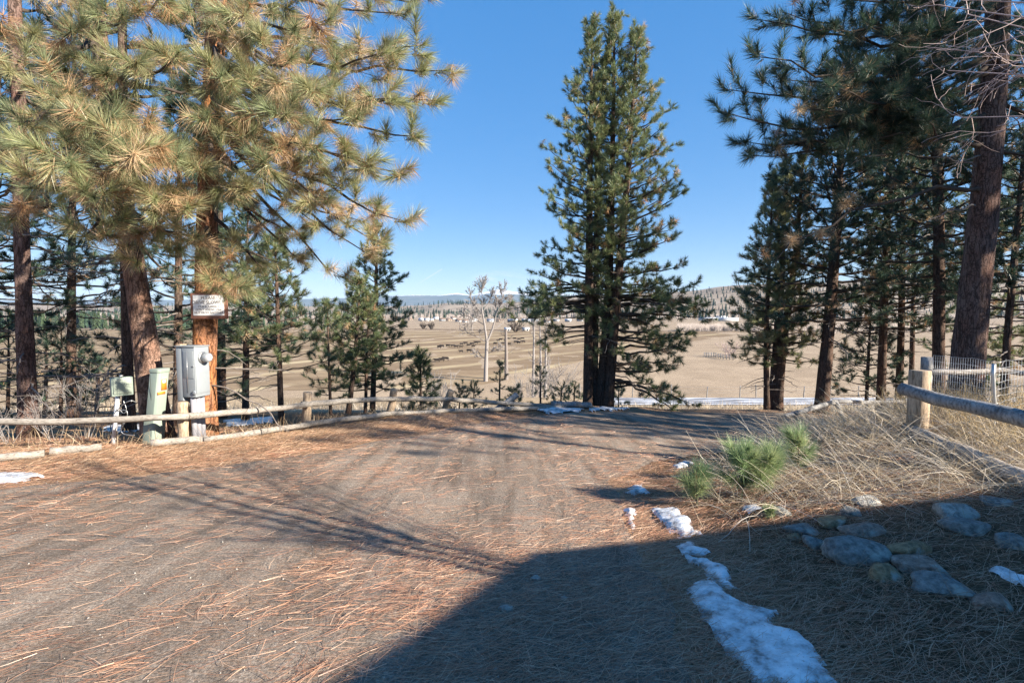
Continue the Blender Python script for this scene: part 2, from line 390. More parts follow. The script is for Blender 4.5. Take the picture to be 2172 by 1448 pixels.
def sheet(name, poly, step, lift, mat_, rag=0.12, edge=.25, x_rng=None, sink=-.03, noise_s=1.3, dome=0):
    poly = np.asarray(poly, float); x0, y0 = poly.min(0); x1, y1 = poly.max(0)
    xs = np.arange(x0, x1 + step, step); ys = np.arange(y0, y1 + step, step); X, Y = np.meshgrid(xs, ys)
    ins = poly_in(X, Y, poly); d = poly_dist(X, Y, poly); sd = np.where(ins, d, -d) + rag * 2 * fbm(X * noise_s, Y * noise_s, 4, 21)
    e = smooth(-edge * .2, edge, sd)
    Zz = ground(X, Y) + sink + (lift - sink) * e
    if dome: Zz = Zz + dome * smooth(0, edge * 2.5, sd) * (1 + 1.6 * fbm(X * 5, Y * 5, 3, 33))
    keep = sd > -edge * .2
    i = np.arange(X.size).reshape(X.shape)
    kq = keep[:-1, :-1] & keep[1:, :-1] & keep[:-1, 1:] & keep[1:, 1:]
    q = np.stack([i[:-1, :-1], i[:-1, 1:], i[1:, 1:], i[1:, :-1]], -1)[kq]
    used = np.unique(q); rm = np.zeros(X.size, int); rm[used] = np.arange(len(used))
    V = np.stack([X, Y, Zz], -1).reshape(-1, 3)[used]
    return mesh(name, V, rm[q], mat_, None, None, True)
drive_o = tag(sheet('driveway', DRIVE, .15, .022, M['drive'], .16, .3), kind='structure')

# lower road on its bench, part snow covered
rm_, nt, b = mat('lower_road_surface', .85, .2)
nt.links.new(ramp(nt, noise(nt, coords(nt, (.25, 1.2, 1)), 1.2, 5), [(.42, (.14, .14, .15)), (.62, (.55, .57, .61))]), b.inputs['Base Color'])
lx = np.linspace(9, 120, 80); ly = np.array([48.6, 49.5, 50.5, 51.5, 52.6])
LX, LY = np.meshgrid(lx, ly); LZ = ground(LX, LY) + .08
i_ = np.arange(LX.size).reshape(LX.shape)
tag(mesh('lower_road', np.stack([LX, LY, LZ], -1), np.stack([i_[:-1, :-1], i_[:-1, 1:], i_[1:, 1:], i_[1:, :-1]], -1).reshape(-1, 4), rm_, None, None, True), kind='structure')

# mown hay field on the valley floor
def flat(u, v, z=-18.0):
    d = ray(u, v); t = (z - CAMZ) / d[2]; return np.array([d[0] * t, d[1] * t])
fm, nt, b = mat('hay_field_stubble', .95, .05)
co = coords(nt, (.8 * .036, -.6 * .036, 1))
mp = nt.nodes.new('ShaderNodeMapping'); tc = nt.nodes.new('ShaderNodeTexCoord'); mp.vector_type = 'TEXTURE'; mp.inputs['Rotation'].default_value = (0, 0, radians(53 - 90))
nt.links.new(tc.outputs['Object'], mp.inputs[0])
wv = N(nt, 'ShaderNodeTexWave', wave_type='BANDS', bands_direction='X', wave_profile='SIN')
wv.inputs['Scale'].default_value = .0115; wv.inputs['Distortion'].default_value = 5; wv.inputs['Detail'].default_value = 3; wv.inputs['Detail Scale'].default_value = .6
nt.links.new(mp.outputs[0], wv.inputs['Vector'])
stp = ramp(nt, wv.outputs['Fac'], [(.80, (0, 0, 0)), (.95, (1, 1, 1))])
n1 = noise(nt, coords(nt, (.02, .06, 1)), 1.0, 6, .7); n2 = noise(nt, coords(nt, (.25, .8, 1)), 1, 5, .7); brk = noise(nt, coords(nt), .02, 4)
c = ramp(nt, n1, [(.3, (.15, .105, .065)), (.5, (.235, .17, .108)), (.7, (.32, .24, .152))])
c = mixc(nt, .7, c, ramp(nt, n2, [(.3, (.72, .7, .68)), (.7, (1.3, 1.3, 1.28))]), 'MULTIPLY')
st2 = nt.nodes.new('ShaderNodeMath'); st2.operation = 'MULTIPLY'; nt.links.new(stp, st2.inputs[0]); nt.links.new(ramp(nt, brk, [(.4, (.1, .1, .1)), (.55, (1, 1, 1))]), st2.inputs[1])
c = mixc(nt, st2.outputs[0], c, (.44, .35, .215)); nt.links.new(c, b.inputs['Base Color'])
fp = [flat(*p) for p in [(-500, 835), (300, 835), (900, 822), (1000, 818), (1080, 806), (1180, 778), (1300, 748), (1480, 722), (1560, 711), (1500, 703), (400, 701), (-500, 700)]]
fo = mesh('hay_field', [(p[0], p[1], -17.94) for p in fp], np.arange(len(fp))[None, :], fm); tag(fo, kind='structure')
# dark ditch bank at the far side of the field
db = MB(); P_ = [flat(u, v) for u, v in [(-500, 700), (200, 700), (700, 700), (880, 699), (1100, 701), (1300, 703), (1480, 704), (1800, 703), (2400, 702)]]
db.tube([(p[0], p[1], -18.1) for p in P_], [1.1] * len(P_), 6)
tag(db.build('ditch_bank', m_plain('ditch_weeds', (.13, .10, .075), .95, .05, var=.4, nscale=.3)), kind='structure')

# hills and mountains
SK_U = [-800, 0, 400, 600, 700, 880, 950, 1000, 1060, 1110, 1150, 1200, 1300, 1400, 1480, 1520, 1560, 1640, 1750, 2000, 2300, 3200]
SK_V = [646, 646, 648, 649, 649, 649, 644, 645, 644, 641, 636, 631, 627, 621, 616, 610, 607, 603, 600, 592, 590, 590]
hx = np.linspace(-3600, 4200, 260); hy = np.linspace(1280, 3600, 70); HX, HY = np.meshgrid(hx, hy)
uu = PW / 2 + PF * HX / HY
hill_h = lambda X, Y: None
def hillz(X, Y):
    u_ = PW / 2 + PF * X / Y
    sk = (658 - np.interp(u_, SK_U, SK_V)) / PF
    # nearer on the right
    y0 = 1350 + 500 * smooth(1200, 900, u_) ; y1 = np.where(u_ > 1400, 2300., 2700.)
    prof = smooth(y0 * .92, y1, Y)
    z = -18.5 + (sk * y1 + 19) * prof * (1 - .25 * smooth(y1, y1 + 900, Y))
    return z + (fbm(X / 260, Y / 420, 5, 7) * 34 + 8 * fbm(X / 70, Y / 90, 3, 8)) * prof * (1 - prof * .55) * 1.2
HZ = hillz(HX, HY); i_ = np.arange(HX.size).reshape(HX.shape)
hm, nt, b = mat('dry_hillside', .95, .03)
n1 = noise(nt, coords(nt), .006, 7, .7); n2 = noise(nt, coords(nt), .03, 5, .7)
c = ramp(nt, n1, [(.3, (.20, .155, .115)), (.5, (.31, .25, .19)), (.7, (.40, .335, .26))])
c = mixc(nt, .7, c, ramp(nt, n2, [(.35, (.6, .58, .56)), (.65, (1.2, 1.2, 1.2))]), 'MULTIPLY'); nt.links.new(c, b.inputs['Base Color'])
tag(mesh('hills', np.stack([HX, HY, HZ], -1), np.stack([i_[:-1, :-1], i_[:-1, 1:], i_[1:, 1:], i_[1:, :-1]], -1).reshape(-1, 4), hm, None, None, True), kind='structure')

MU = [-900, 300, 600, 800, 880, 930, 970, 1000, 1030, 1060, 1090, 1120, 1200, 1300, 1500, 3000]
MV = [640, 638, 634, 630, 626.5, 626, 621.5, 626, 619, 614.5, 619, 622, 624, 628, 634, 640]
mx_ = np.linspace(-15000, 17000, 420); my_ = np.linspace(10500, 16500, 50); MX, MY = np.meshgrid(mx_, my_)
mu = PW / 2 + PF * MX / MY; skm = (658 - np.interp(mu, MU, MV)) / PF
prof = smooth(10500, 14000, MY)
MZ = -20 + (skm * 14000 + 22) * prof * (1 - .3 * smooth(14000, 16500, MY)) + (fbm(MX / 1500, MY / 2600, 6, 3) * 420) * prof * (1 - prof * .82)
i_ = np.arange(MX.size).reshape(MX.shape)
mm, nt, b = mat('forested_mountain_with_snow', .9, .05)
geo = nt.nodes.new('ShaderNodeNewGeometry'); sx = nt.nodes.new('ShaderNodeSeparateXYZ'); nt.links.new(geo.outputs['Position'], sx.inputs[0])
n1 = noise(nt, coords(nt), .0016, 7, .75)
ad = nt.nodes.new('ShaderNodeMath'); ad.operation = 'MULTIPLY_ADD'; ad.inputs[1].default_value = 330; nt.links.new(n1, ad.inputs[0]); nt.links.new(sx.outputs['Z'], ad.inputs[2])
rg = nt.nodes.new('ShaderNodeMapRange'); rg.inputs[1].default_value = 555; rg.inputs[2].default_value = 600; nt.links.new(ad.outputs[0], rg.inputs[0])
c = ramp(nt, noise(nt, coords(nt), .0035, 5), [(.4, (.035, .055, .045)), (.65, (.10, .10, .085))])
nt.links.new(mixc(nt, rg.outputs[0], c, (.86, .87, .89)), b.inputs['Base Color'])
tag(mesh('mountains', np.stack([MX, MY, MZ], -1), np.stack([i_[:-1, :-1], i_[:-1, 1:], i_[1:, 1:], i_[1:, :-1]], -1).reshape(-1, 4), mm, None, None, True), kind='structure')

# ------------------------------------------------------------------ pines
GREENS = {'lit': [(.33, .35, .175), (.26, .30, .16), (.37, .36, .19)], 'mid': [(.16, .205, .095), (.125, .175, .095), (.195, .22, .10)], 'clump': [(.20, .245, .115), (.16, .21, .11), (.24, .265, .12)],  # sun and shade are put into the needle colours: 'lit' brightened, 'dark' dimmed
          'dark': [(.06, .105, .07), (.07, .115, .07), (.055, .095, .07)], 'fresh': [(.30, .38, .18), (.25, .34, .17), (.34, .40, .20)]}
BROWN = [(.52, .35, .20), (.43, .26, .14), (.60, .44, .27)]
class Tree:
    def __init__(s): s.limbs = []; s.twigs = []; s.dead = []; s.tp = []; s.td = []; s.tb = []; s.tl = []
    def tuft(s, p, d, brown, ln): s.tp.append(p); s.td.append(d); s.tb.append(brown); s.tl.append(ln)
def rs(path, n):
    path = np.asarray(path, float); d = np.r_[0, np.cumsum(np.linalg.norm(np.diff(path, axis=0), axis=1))]; t = np.linspace(0, d[-1], n)
    return np.stack([np.interp(t, d, path[:, k]) for k in range(3)], 1)
def bez(p0, p1, p2, n): 
    t = np.linspace(0, 1, n)[:, None]; return (1 - t) ** 2 * p0 + 2 * t * (1 - t) * p1 + t * t * p2
def dress(T, P, r0, s0=.35, dens=4.0, tw=(.22, .16), maxt=.9, ln=.19, brown=.2, sub=1.0, up=.35, bare=False):
    """a limb along P with twigs and tufts on its outer part"""
    P = rs(P, 9); P[1:-1] += rng.normal(0, .015 * np.linalg.norm(P[-1] - P[0]), (7, 3)) * np.array([1, 1, .8]) * .8
    L = np.linalg.norm(np.diff(P, axis=0), axis=1).sum()
    R = r0 * (1 - np.linspace(0, 1, 9)) ** .8 + .0045
    (T.dead if bare else T.limbs).append((P, R))
    m = max(2, int(dens * L * (1 - s0) + U()))
    s = s0 + (1 - s0) * (np.arange(m) + U(0, 1, m)) / m
    f = s * 8; k = np.clip(f.astype(int), 0, 7); fr = (f - k)[:, None]
    pos = P[k] * (1 - fr) + P[k + 1] * fr; tg = nrm(P[k + 1] - P[k])
    side = nrm(np.cross(tg, Z3)); upv = np.cross(side, tg)
    sgn = np.where(np.arange(m) % 2 == 0, 1, -1)[:, None]; roll = U(-1.0, 1.0, (m, 1))
    a = np.radians(U(28, 68, (m, 1)))
    d = nrm(tg * np.cos(a) + np.sin(a) * (side * sgn * np.cos(roll) + upv * np.sin(roll)) + Z3 * U(-.15, up, (m, 1)))
    l = np.clip((tw[0] + tw[1] * (1 - s) * L) * U(.6, 1.3, m), .12, maxt)[:, None]
    uu = np.linspace(0, 1, 4)
    tp = pos[:, None] + d[:, None] * (l[:, None] * uu[None, :, None]) + Z3 * (l[:, None] * .22 * (uu ** 2)[None, :, None]) * (1 if not bare else -.6)
    tr = (.0032 + .0055 * l) * (1 - .6 * uu)[None]
    for q, r_ in zip(tp, tr): T.twigs.append((q, r_, bare))
    if bare: return
    tipd = nrm(nrm(tp[:, 3] - tp[:, 2]) + Z3 * .2)
    for i in range(m):
        T.tuft(tp[i, 3], tipd[i], U() < brown * .35, ln)
        ns = int(sub * l[i, 0] / .17 + U())
        for j in range(ns):
            w = U(.35, .95); b0 = pos[i] + d[i] * l[i] * w + Z3 * l[i] * .22 * w * w
            dd = nrm(d[i] + rng.normal(0, .75, 3) + Z3 * .25); e = b0 + dd * U(.07, .2)
            T.twigs.append((np.linspace(b0, e, 4), np.array([.004, .0038, .0035, .003]), False))
            T.tuft(e, nrm(dd + Z3 * .2), U() < brown, ln)
    T.tuft(P[-1], nrm(nrm(P[-1] - P[-2]) + Z3 * .25), False, ln)
def needles(pos, dr, ln, K, w, col, brown):
    Nn = len(pos); dr = nrm(dr)
    ref = np.where(np.abs(dr[:, 2:3]) > .9, np.array([1., 0, 0]), Z3); p = nrm(np.cross(dr, ref)); q = np.cross(dr, p)
    back = U(0, 1, (Nn, K, 1)) ** 1.3
    th = .22 + back * U(.35, 1.25, (Nn, K, 1)) + U(0, .25, (Nn, K, 1)); th = th + brown[:, None, None] * .5
    ph = U(0, 2 * pi, (Nn, K, 1))
    d = dr[:, None] * np.cos(th) + np.sin(th) * (p[:, None] * np.cos(ph) + q[:, None] * np.sin(ph))
    d = nrm(d - Z3 * (U(0, .12, (Nn, K, 1)) + .35 * brown[:, None, None]))
    b0 = pos[:, None] - dr[:, None] * back * (ln[:, None, None] * .85)
    tip = b0 + d * ln[:, None, None] * U(.78, 1.08, (Nn, K, 1))
    sd = nrm(np.cross(d, rng.normal(0, 1, (Nn, K, 3)))) * (w * .5)
    V = np.stack([b0 - sd, b0 + sd, tip], 2).reshape(-1, 3)
    c = col[:, None] * U(.7, 1.25, (Nn, K, 1)) * np.array([1, 1, 1.])
    old = (U(0, 1, (Nn, K, 1)) < (.10 + .34 * back ** 2) * (~brown[:, None, None])) & (back > .25)
    bc = np.array(BROWN)[rng.integers(0, 3, (Nn, K))] * U(.7, 1.15, (Nn, K, 1))
    return V, c, old, bc
def finish_tree(root, T, Y, pal, trunk=None, bark='bark_dark', brown_old=1.0, K=None, w=None, limb='limb', sides=12, needle='needle', cull=None):
    if trunk is not None:
        P, R = trunk; n = len(P); V, q, t = tubes(P, R, sides)
        # uneven, slightly ridged trunk
        k = n * sides; ax = np.repeat(P, sides, 0); d = V[:k] - ax; a = np.arctan2(d[:, 1], d[:, 0])
        V[:k] = ax + d * (1 + .07 * np.sin(a * 3 + V[:k, 2] * .9) + .10 * (vnoise(a * 2.4 + 9, V[:k, 2] * 2.2, 4) - .5) + .06 * (vnoise(a * 5, V[:k, 2] * 6, 6) - .5))[:, None]
        mesh('trunk', V, [q, t], M[bark], root, None, True)
    for nm, lst, mt in (('limbs', T.limbs, limb), ('dead_limbs', T.dead, 'limb_grey')):
        tw = [(a, b) for a, b, de in T.twigs if de == (nm == 'dead_limbs')]
        if not lst and not tw: continue
        Vs = []; Qs = []; nn = 0
        for grp, sd, ix in ((lst, 6 if Y < 12 else 4, slice(None)), (tw, 3, [0, 2, 3] if Y < 12 else [0, 3])):
            if not grp: continue
            V, q, t = tubes(np.stack([g[0] for g in grp])[:, ix], np.stack([g[1] for g in grp])[:, ix], sd, cap=False)
            Vs.append(V); Qs.append(q + nn); nn += len(V)
        mesh(nm, np.concatenate(Vs), np.concatenate(Qs), M[mt], root, None, True)
    if T.tp:
        pos = np.array(T.tp); dr = np.array(T.td); br = np.array(T.tb, bool); ln = np.array(T.tl)
        if cull is not None:
            kp = cull(pos); pos, dr, br, ln = pos[kp], dr[kp], br[kp], ln[kp]
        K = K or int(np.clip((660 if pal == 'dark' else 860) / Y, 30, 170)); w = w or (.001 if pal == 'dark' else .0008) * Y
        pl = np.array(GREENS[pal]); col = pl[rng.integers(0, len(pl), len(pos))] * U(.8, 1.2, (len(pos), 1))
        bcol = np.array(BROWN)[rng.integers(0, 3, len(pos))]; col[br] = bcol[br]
        V, c, old, bc = needles(pos, dr, ln, K, w, col, br)
        old = old & (U(0, 1, old.shape) < brown_old)
        c = np.where(old, bc, c); c = np.repeat(c.reshape(-1, 3), 3, 0)
        mesh('crown', V, np.arange(len(V)).reshape(-1, 3), M[needle], root, c)
def px_path(pts, Y): return np.array([at(u, v, Y) for u, v in pts])
def trunk_px(pts, Y, widths, n=26):
    """trunk through photo pixels at distance Y; its foot goes down into the ground"""
    P = px_path(pts, Y); P[0, 2] = gz(P[0, 0], P[0, 1]) - .15
    d = np.r_[0, np.cumsum(np.linalg.norm(np.diff(P, axis=0), axis=1))]; t = np.linspace(0, d[-1], n)
    Pn = np.stack([np.interp(t, d, P[:, k]) for k in range(3)], 1)
    for _ in range(2): Pn[1:-1] = (Pn[:-2] + 2 * Pn[1:-1] + Pn[2:]) / 4
    R = np.interp(t, d, np.array(widths, float)) * Y / PF / 2 / math.sqrt(1 + (P[0, 0] / P[0, 1]) ** 2) * .93
    flare = np.exp(-t / .35) * .28; return Pn, R * (1 + flare)
def auto_pine(name, label, pts, Y, widths, lo, prof, nbr, pal='mid', bark='bark_dark', brown=.07, dens=3.6, az=None, dead=(0, 0, 0, 0), ln=.19, droop=.15, group=None, K=None, w=None, sub=1.0, cull=None, tipup=.9, tw=(.22, .16), maxt=.9, low=None):
    P, R = trunk_px(pts, Y, widths); n = len(P); T = Tree()
    base = np.array([P[0, 0], P[0, 1], gz(P[0, 0], P[0, 1])])
    root = thing(name, label, 'tree', base, group)
    zs = np.linspace(0, 1, n); H = P[-1, 2] - P[0, 2]
    def pt(t): return np.array([np.interp(t, zs, P[:, k]) for k in range(3)])
    ga = U(0, 6.28); nbr = int(nbr * (1.5 if 'clump' in label or (pal == 'dark' and Y > 15) else 1.3)); dens *= 1.2
    for i in range(nbr):
        t = lo + (1 - lo) * ((i + U()) / nbr) ** .9
        a = ga + i * 2.39996 + U(-.4, .4)
        if az is not None:
            a = az(t, a)
            if a is None: continue
        L = prof(t, a) * U(.7, 1.1)
        if L < .12: continue
        el = np.interp(t, [0, .35, .7, 1], [-.12, .08, .45, 1.0]) + U(-.18, .18)
        hd = np.array([math.cos(a), math.sin(a), 0]); p0 = pt(t)
        p1 = p0 + (hd * math.cos(el) + Z3 * math.sin(el)) * L * .55 - Z3 * droop * L * .3
        p2 = p0 + (hd * math.cos(el) + Z3 * math.sin(el)) * L + Z3 * (.16 * tipup * L - droop * L * .35)
        rb = np.interp(t, zs, R) * .30; rb = min(rb, .012 * L + .012)
        dress(T, bez(p0, p1, p2, 9), rb, np.interp(t, [0, .6, 1], [.42, .25, .08]), dens, tw, maxt, ln * U(.9, 1.1), brown, sub)
    for i in range(low[0] if low else 0):
        t = U(low[1], low[2]); a = U(low[3], low[4]); L = low[5] * U(.55, 1.1); hd = np.array([math.cos(a), math.sin(a), 0]); p0 = pt(t)
        dress(T, bez(p0, p0 + hd * L * .55 + Z3 * L * U(-.05, .12), p0 + hd * L - Z3 * L * U(.0, .3), 9), .012 * L + .012, .38, dens, tw, maxt, ln, brown * 1.6, sub)
    for i in range(dead[0]):
        t = U(dead[1], dead[2]); a = U(0, 6.28); L = dead[3] * U(.4, 1.1); p0 = pt(t); hd = np.array([math.cos(a), math.sin(a), 0])
        dress(T, bez(p0, p0 + hd * L * .5 + Z3 * L * U(-.1, .15), p0 + hd * L - Z3 * L * U(.0, .4), 9), .006 + .008 * L, .3, 3.5, (.2, .16), .7, bare=True)
    finish_tree(root, T, Y, pal, (P, R), bark, K=K, w=w, cull=cull, brown_old=.22)
    return root
def prf(ts, ls): return lambda t, a: float(np.interp(t, ts, ls))
def side_prf(ts, l_left, l_right, l_mid=None):
    def f(t, a):
        c = math.cos(a); L = np.interp(t, ts, l_left); Rr = np.interp(t, ts, l_right); m = (L + Rr) / 2 * .85
        return float(m + (Rr - m) * max(c, 0) ** 1.5 + (L - m) * max(-c, 0) ** 1.5)
    return f

# --- the clump in the middle: four stems grown together
Yc = 18.0
g = 'pine clump past the bend'
auto_pine('pine_tree', 'straight left stem of the tall pine clump in the centre', [(1247, 862), (1249, 640), (1251, 400), (1256, 46)], Yc, [23, 20, 13, 3], .22,
          side_prf([.2, .3, .45, .6, .75, .9, 1], [2.0, 2.45, 2.2, 1.95, 1.25, .45, .12], [.5, .5, .5, .5, .5, .3, .12]), 78, 'clump', brown=.03, dens=4.0, dead=(10, .15, .4, 1.6), group=g, low=(12, .2, .36, pi - .8, pi + .8, 2.7))
auto_pine('pine_tree', 'thinnest stem of the centre pine clump, second from its left', [(1262, 862), (1264, 600), (1268, 300), (1280, 130)], Yc + .25, [14, 13, 10, 3], .35,
          prf([.3, .5, .75, 1], [1.0, 1.2, .95, .2]), 40, 'clump', brown=.03, dens=4, dead=(6, .2, .4, 1.0), group=g)
auto_pine('pine_tree', 'leaning middle stem of the centre pine clump, reaching the highest tip', [(1272, 862), (1290, 640), (1298, 400), (1304, 29)], Yc + .1, [23, 20, 14, 3], .25,
          side_prf([.2, .35, .5, .7, .85, 1], [.7, .9, 1.1, 1.0, .6, .12], [1.2, 1.5, 1.6, 1.2, .6, .12]), 80, 'clump', brown=.03, dens=4.0, dead=(8, .15, .35, 1.4), group=g)
auto_pine('pine_tree', 'right stem of the centre pine clump with the lowest brown-tinged branches', [(1290, 862), (1306, 640), (1330, 400), (1353, 58)], Yc - .15, [24, 21, 14, 3], .12,
          side_prf([.1, .2, .32, .5, .65, .8, .92, 1], [.8, .6, .5, .6, .7, .6, .35, .12], [2.5, 2.9, 2.75, 2.3, 1.75, 1.05, .45, .12]), 88, 'clump', brown=.10, dens=4.0, dead=(10, .1, .3, 1.8), group=g, low=(20, .07, .32, -1.0, 1.0, 3.0))

# --- pines left of the centre, below the fence
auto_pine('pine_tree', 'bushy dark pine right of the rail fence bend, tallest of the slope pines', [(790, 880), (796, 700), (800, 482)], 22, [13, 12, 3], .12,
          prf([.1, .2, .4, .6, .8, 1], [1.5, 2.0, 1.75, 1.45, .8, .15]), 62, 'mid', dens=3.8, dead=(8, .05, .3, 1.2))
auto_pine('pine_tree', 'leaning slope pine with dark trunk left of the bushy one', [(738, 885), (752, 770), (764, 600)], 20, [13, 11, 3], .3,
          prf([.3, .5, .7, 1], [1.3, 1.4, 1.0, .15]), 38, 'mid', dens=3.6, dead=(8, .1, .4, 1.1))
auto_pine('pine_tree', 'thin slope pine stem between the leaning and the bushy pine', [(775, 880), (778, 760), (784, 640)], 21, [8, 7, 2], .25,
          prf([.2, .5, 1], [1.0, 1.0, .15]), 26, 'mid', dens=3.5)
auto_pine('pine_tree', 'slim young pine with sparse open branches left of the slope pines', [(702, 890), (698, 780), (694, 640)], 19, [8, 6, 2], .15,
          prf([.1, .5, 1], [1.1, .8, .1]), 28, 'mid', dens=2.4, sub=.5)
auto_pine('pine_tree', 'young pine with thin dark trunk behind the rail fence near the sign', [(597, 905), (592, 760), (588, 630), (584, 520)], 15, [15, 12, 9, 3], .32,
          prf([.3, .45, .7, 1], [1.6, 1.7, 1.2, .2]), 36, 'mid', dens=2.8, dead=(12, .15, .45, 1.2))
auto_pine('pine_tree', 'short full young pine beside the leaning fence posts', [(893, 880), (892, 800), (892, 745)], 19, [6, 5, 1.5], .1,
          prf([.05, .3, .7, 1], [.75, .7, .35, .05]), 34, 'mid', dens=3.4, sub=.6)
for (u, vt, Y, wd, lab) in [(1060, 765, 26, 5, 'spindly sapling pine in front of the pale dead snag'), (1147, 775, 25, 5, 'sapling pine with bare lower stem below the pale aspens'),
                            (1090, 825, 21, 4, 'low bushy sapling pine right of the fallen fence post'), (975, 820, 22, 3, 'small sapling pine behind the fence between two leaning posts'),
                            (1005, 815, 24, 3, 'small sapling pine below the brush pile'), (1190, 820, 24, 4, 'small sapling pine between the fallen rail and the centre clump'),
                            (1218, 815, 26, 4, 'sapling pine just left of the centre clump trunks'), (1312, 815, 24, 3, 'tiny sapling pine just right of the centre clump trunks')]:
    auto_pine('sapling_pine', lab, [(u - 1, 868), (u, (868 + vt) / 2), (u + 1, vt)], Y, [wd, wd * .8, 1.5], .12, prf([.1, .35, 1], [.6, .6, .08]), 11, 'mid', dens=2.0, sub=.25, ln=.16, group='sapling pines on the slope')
for (u, vt, Y, lab) in [(130, 700, 15, 'young dark pine behind the fence right of the left-edge trunk'), (168, 720, 17, 'young pine behind the bare shrub left of the small green box'),
                        (98, 690, 19, 'young pine close behind the left-edge trunk'), (18, 680, 16, 'young pine at the left edge of the picture'), (208, 760, 21, 'small pine seen behind the small green box')]:
    auto_pine('sapling_pine', lab, [(u - 2, 905), (u, 800), (u, vt)], Y, [11, 9, 2], .12, prf([.1, .3, .6, 1], [1.0, 1.1, .8, .1]), 18, 'dark', dens=2.4, sub=.4, dead=(8, .1, .5, .9), group='young pines behind the fence')

# --- right-hand trees
g = 'pines along the right of the lower bend'
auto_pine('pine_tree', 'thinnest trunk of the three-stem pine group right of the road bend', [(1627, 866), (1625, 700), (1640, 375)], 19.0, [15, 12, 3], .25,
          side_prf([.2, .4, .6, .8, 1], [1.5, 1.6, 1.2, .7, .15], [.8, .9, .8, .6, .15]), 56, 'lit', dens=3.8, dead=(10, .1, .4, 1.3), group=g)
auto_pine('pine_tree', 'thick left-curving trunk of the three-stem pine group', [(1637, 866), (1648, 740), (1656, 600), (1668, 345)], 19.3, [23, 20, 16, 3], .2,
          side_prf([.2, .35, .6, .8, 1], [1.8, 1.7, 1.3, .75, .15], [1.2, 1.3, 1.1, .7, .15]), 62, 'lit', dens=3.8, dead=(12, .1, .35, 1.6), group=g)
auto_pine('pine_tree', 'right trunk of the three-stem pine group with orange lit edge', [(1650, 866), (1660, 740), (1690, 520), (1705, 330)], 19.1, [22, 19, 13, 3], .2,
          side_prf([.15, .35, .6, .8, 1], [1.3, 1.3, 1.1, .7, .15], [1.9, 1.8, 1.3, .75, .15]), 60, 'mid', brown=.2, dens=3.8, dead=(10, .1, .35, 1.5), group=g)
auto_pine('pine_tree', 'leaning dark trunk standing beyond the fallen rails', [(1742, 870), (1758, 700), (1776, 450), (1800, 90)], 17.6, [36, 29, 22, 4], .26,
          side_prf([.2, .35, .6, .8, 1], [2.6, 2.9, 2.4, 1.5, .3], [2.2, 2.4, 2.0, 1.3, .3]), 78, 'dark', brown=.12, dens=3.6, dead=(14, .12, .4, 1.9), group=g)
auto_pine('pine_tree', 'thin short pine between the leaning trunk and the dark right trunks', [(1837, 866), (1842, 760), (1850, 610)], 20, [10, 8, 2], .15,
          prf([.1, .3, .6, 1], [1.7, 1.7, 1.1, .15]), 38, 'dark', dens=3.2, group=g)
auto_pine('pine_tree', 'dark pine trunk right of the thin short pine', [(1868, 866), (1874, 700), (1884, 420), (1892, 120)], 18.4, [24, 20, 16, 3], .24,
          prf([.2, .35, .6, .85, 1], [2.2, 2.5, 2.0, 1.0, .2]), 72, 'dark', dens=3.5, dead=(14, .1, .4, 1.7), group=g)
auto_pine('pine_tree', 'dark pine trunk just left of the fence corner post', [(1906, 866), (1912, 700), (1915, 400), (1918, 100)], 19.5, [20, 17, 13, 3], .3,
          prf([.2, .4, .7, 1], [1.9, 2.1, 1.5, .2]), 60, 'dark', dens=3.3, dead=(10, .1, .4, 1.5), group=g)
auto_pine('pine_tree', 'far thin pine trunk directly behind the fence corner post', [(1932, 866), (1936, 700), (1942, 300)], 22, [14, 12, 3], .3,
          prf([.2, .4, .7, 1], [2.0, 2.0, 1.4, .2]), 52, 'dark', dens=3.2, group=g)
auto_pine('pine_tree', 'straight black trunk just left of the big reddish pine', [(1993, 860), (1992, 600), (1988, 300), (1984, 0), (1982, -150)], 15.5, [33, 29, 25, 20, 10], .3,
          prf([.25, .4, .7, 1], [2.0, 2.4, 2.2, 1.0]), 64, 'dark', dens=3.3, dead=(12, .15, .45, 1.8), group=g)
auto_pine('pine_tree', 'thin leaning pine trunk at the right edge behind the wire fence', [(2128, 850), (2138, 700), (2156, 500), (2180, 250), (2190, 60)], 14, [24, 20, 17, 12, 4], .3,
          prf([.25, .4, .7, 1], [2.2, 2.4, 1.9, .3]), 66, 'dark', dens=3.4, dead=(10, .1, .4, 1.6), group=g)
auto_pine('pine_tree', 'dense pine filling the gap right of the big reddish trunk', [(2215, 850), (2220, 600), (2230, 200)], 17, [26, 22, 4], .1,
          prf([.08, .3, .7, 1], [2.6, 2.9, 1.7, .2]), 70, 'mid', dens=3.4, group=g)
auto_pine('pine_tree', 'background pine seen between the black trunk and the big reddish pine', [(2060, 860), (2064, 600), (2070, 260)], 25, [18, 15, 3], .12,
          prf([.1, .3, .7, 1], [2.6, 2.7, 1.7, .2]), 62, 'mid', dens=3.0, group=g)

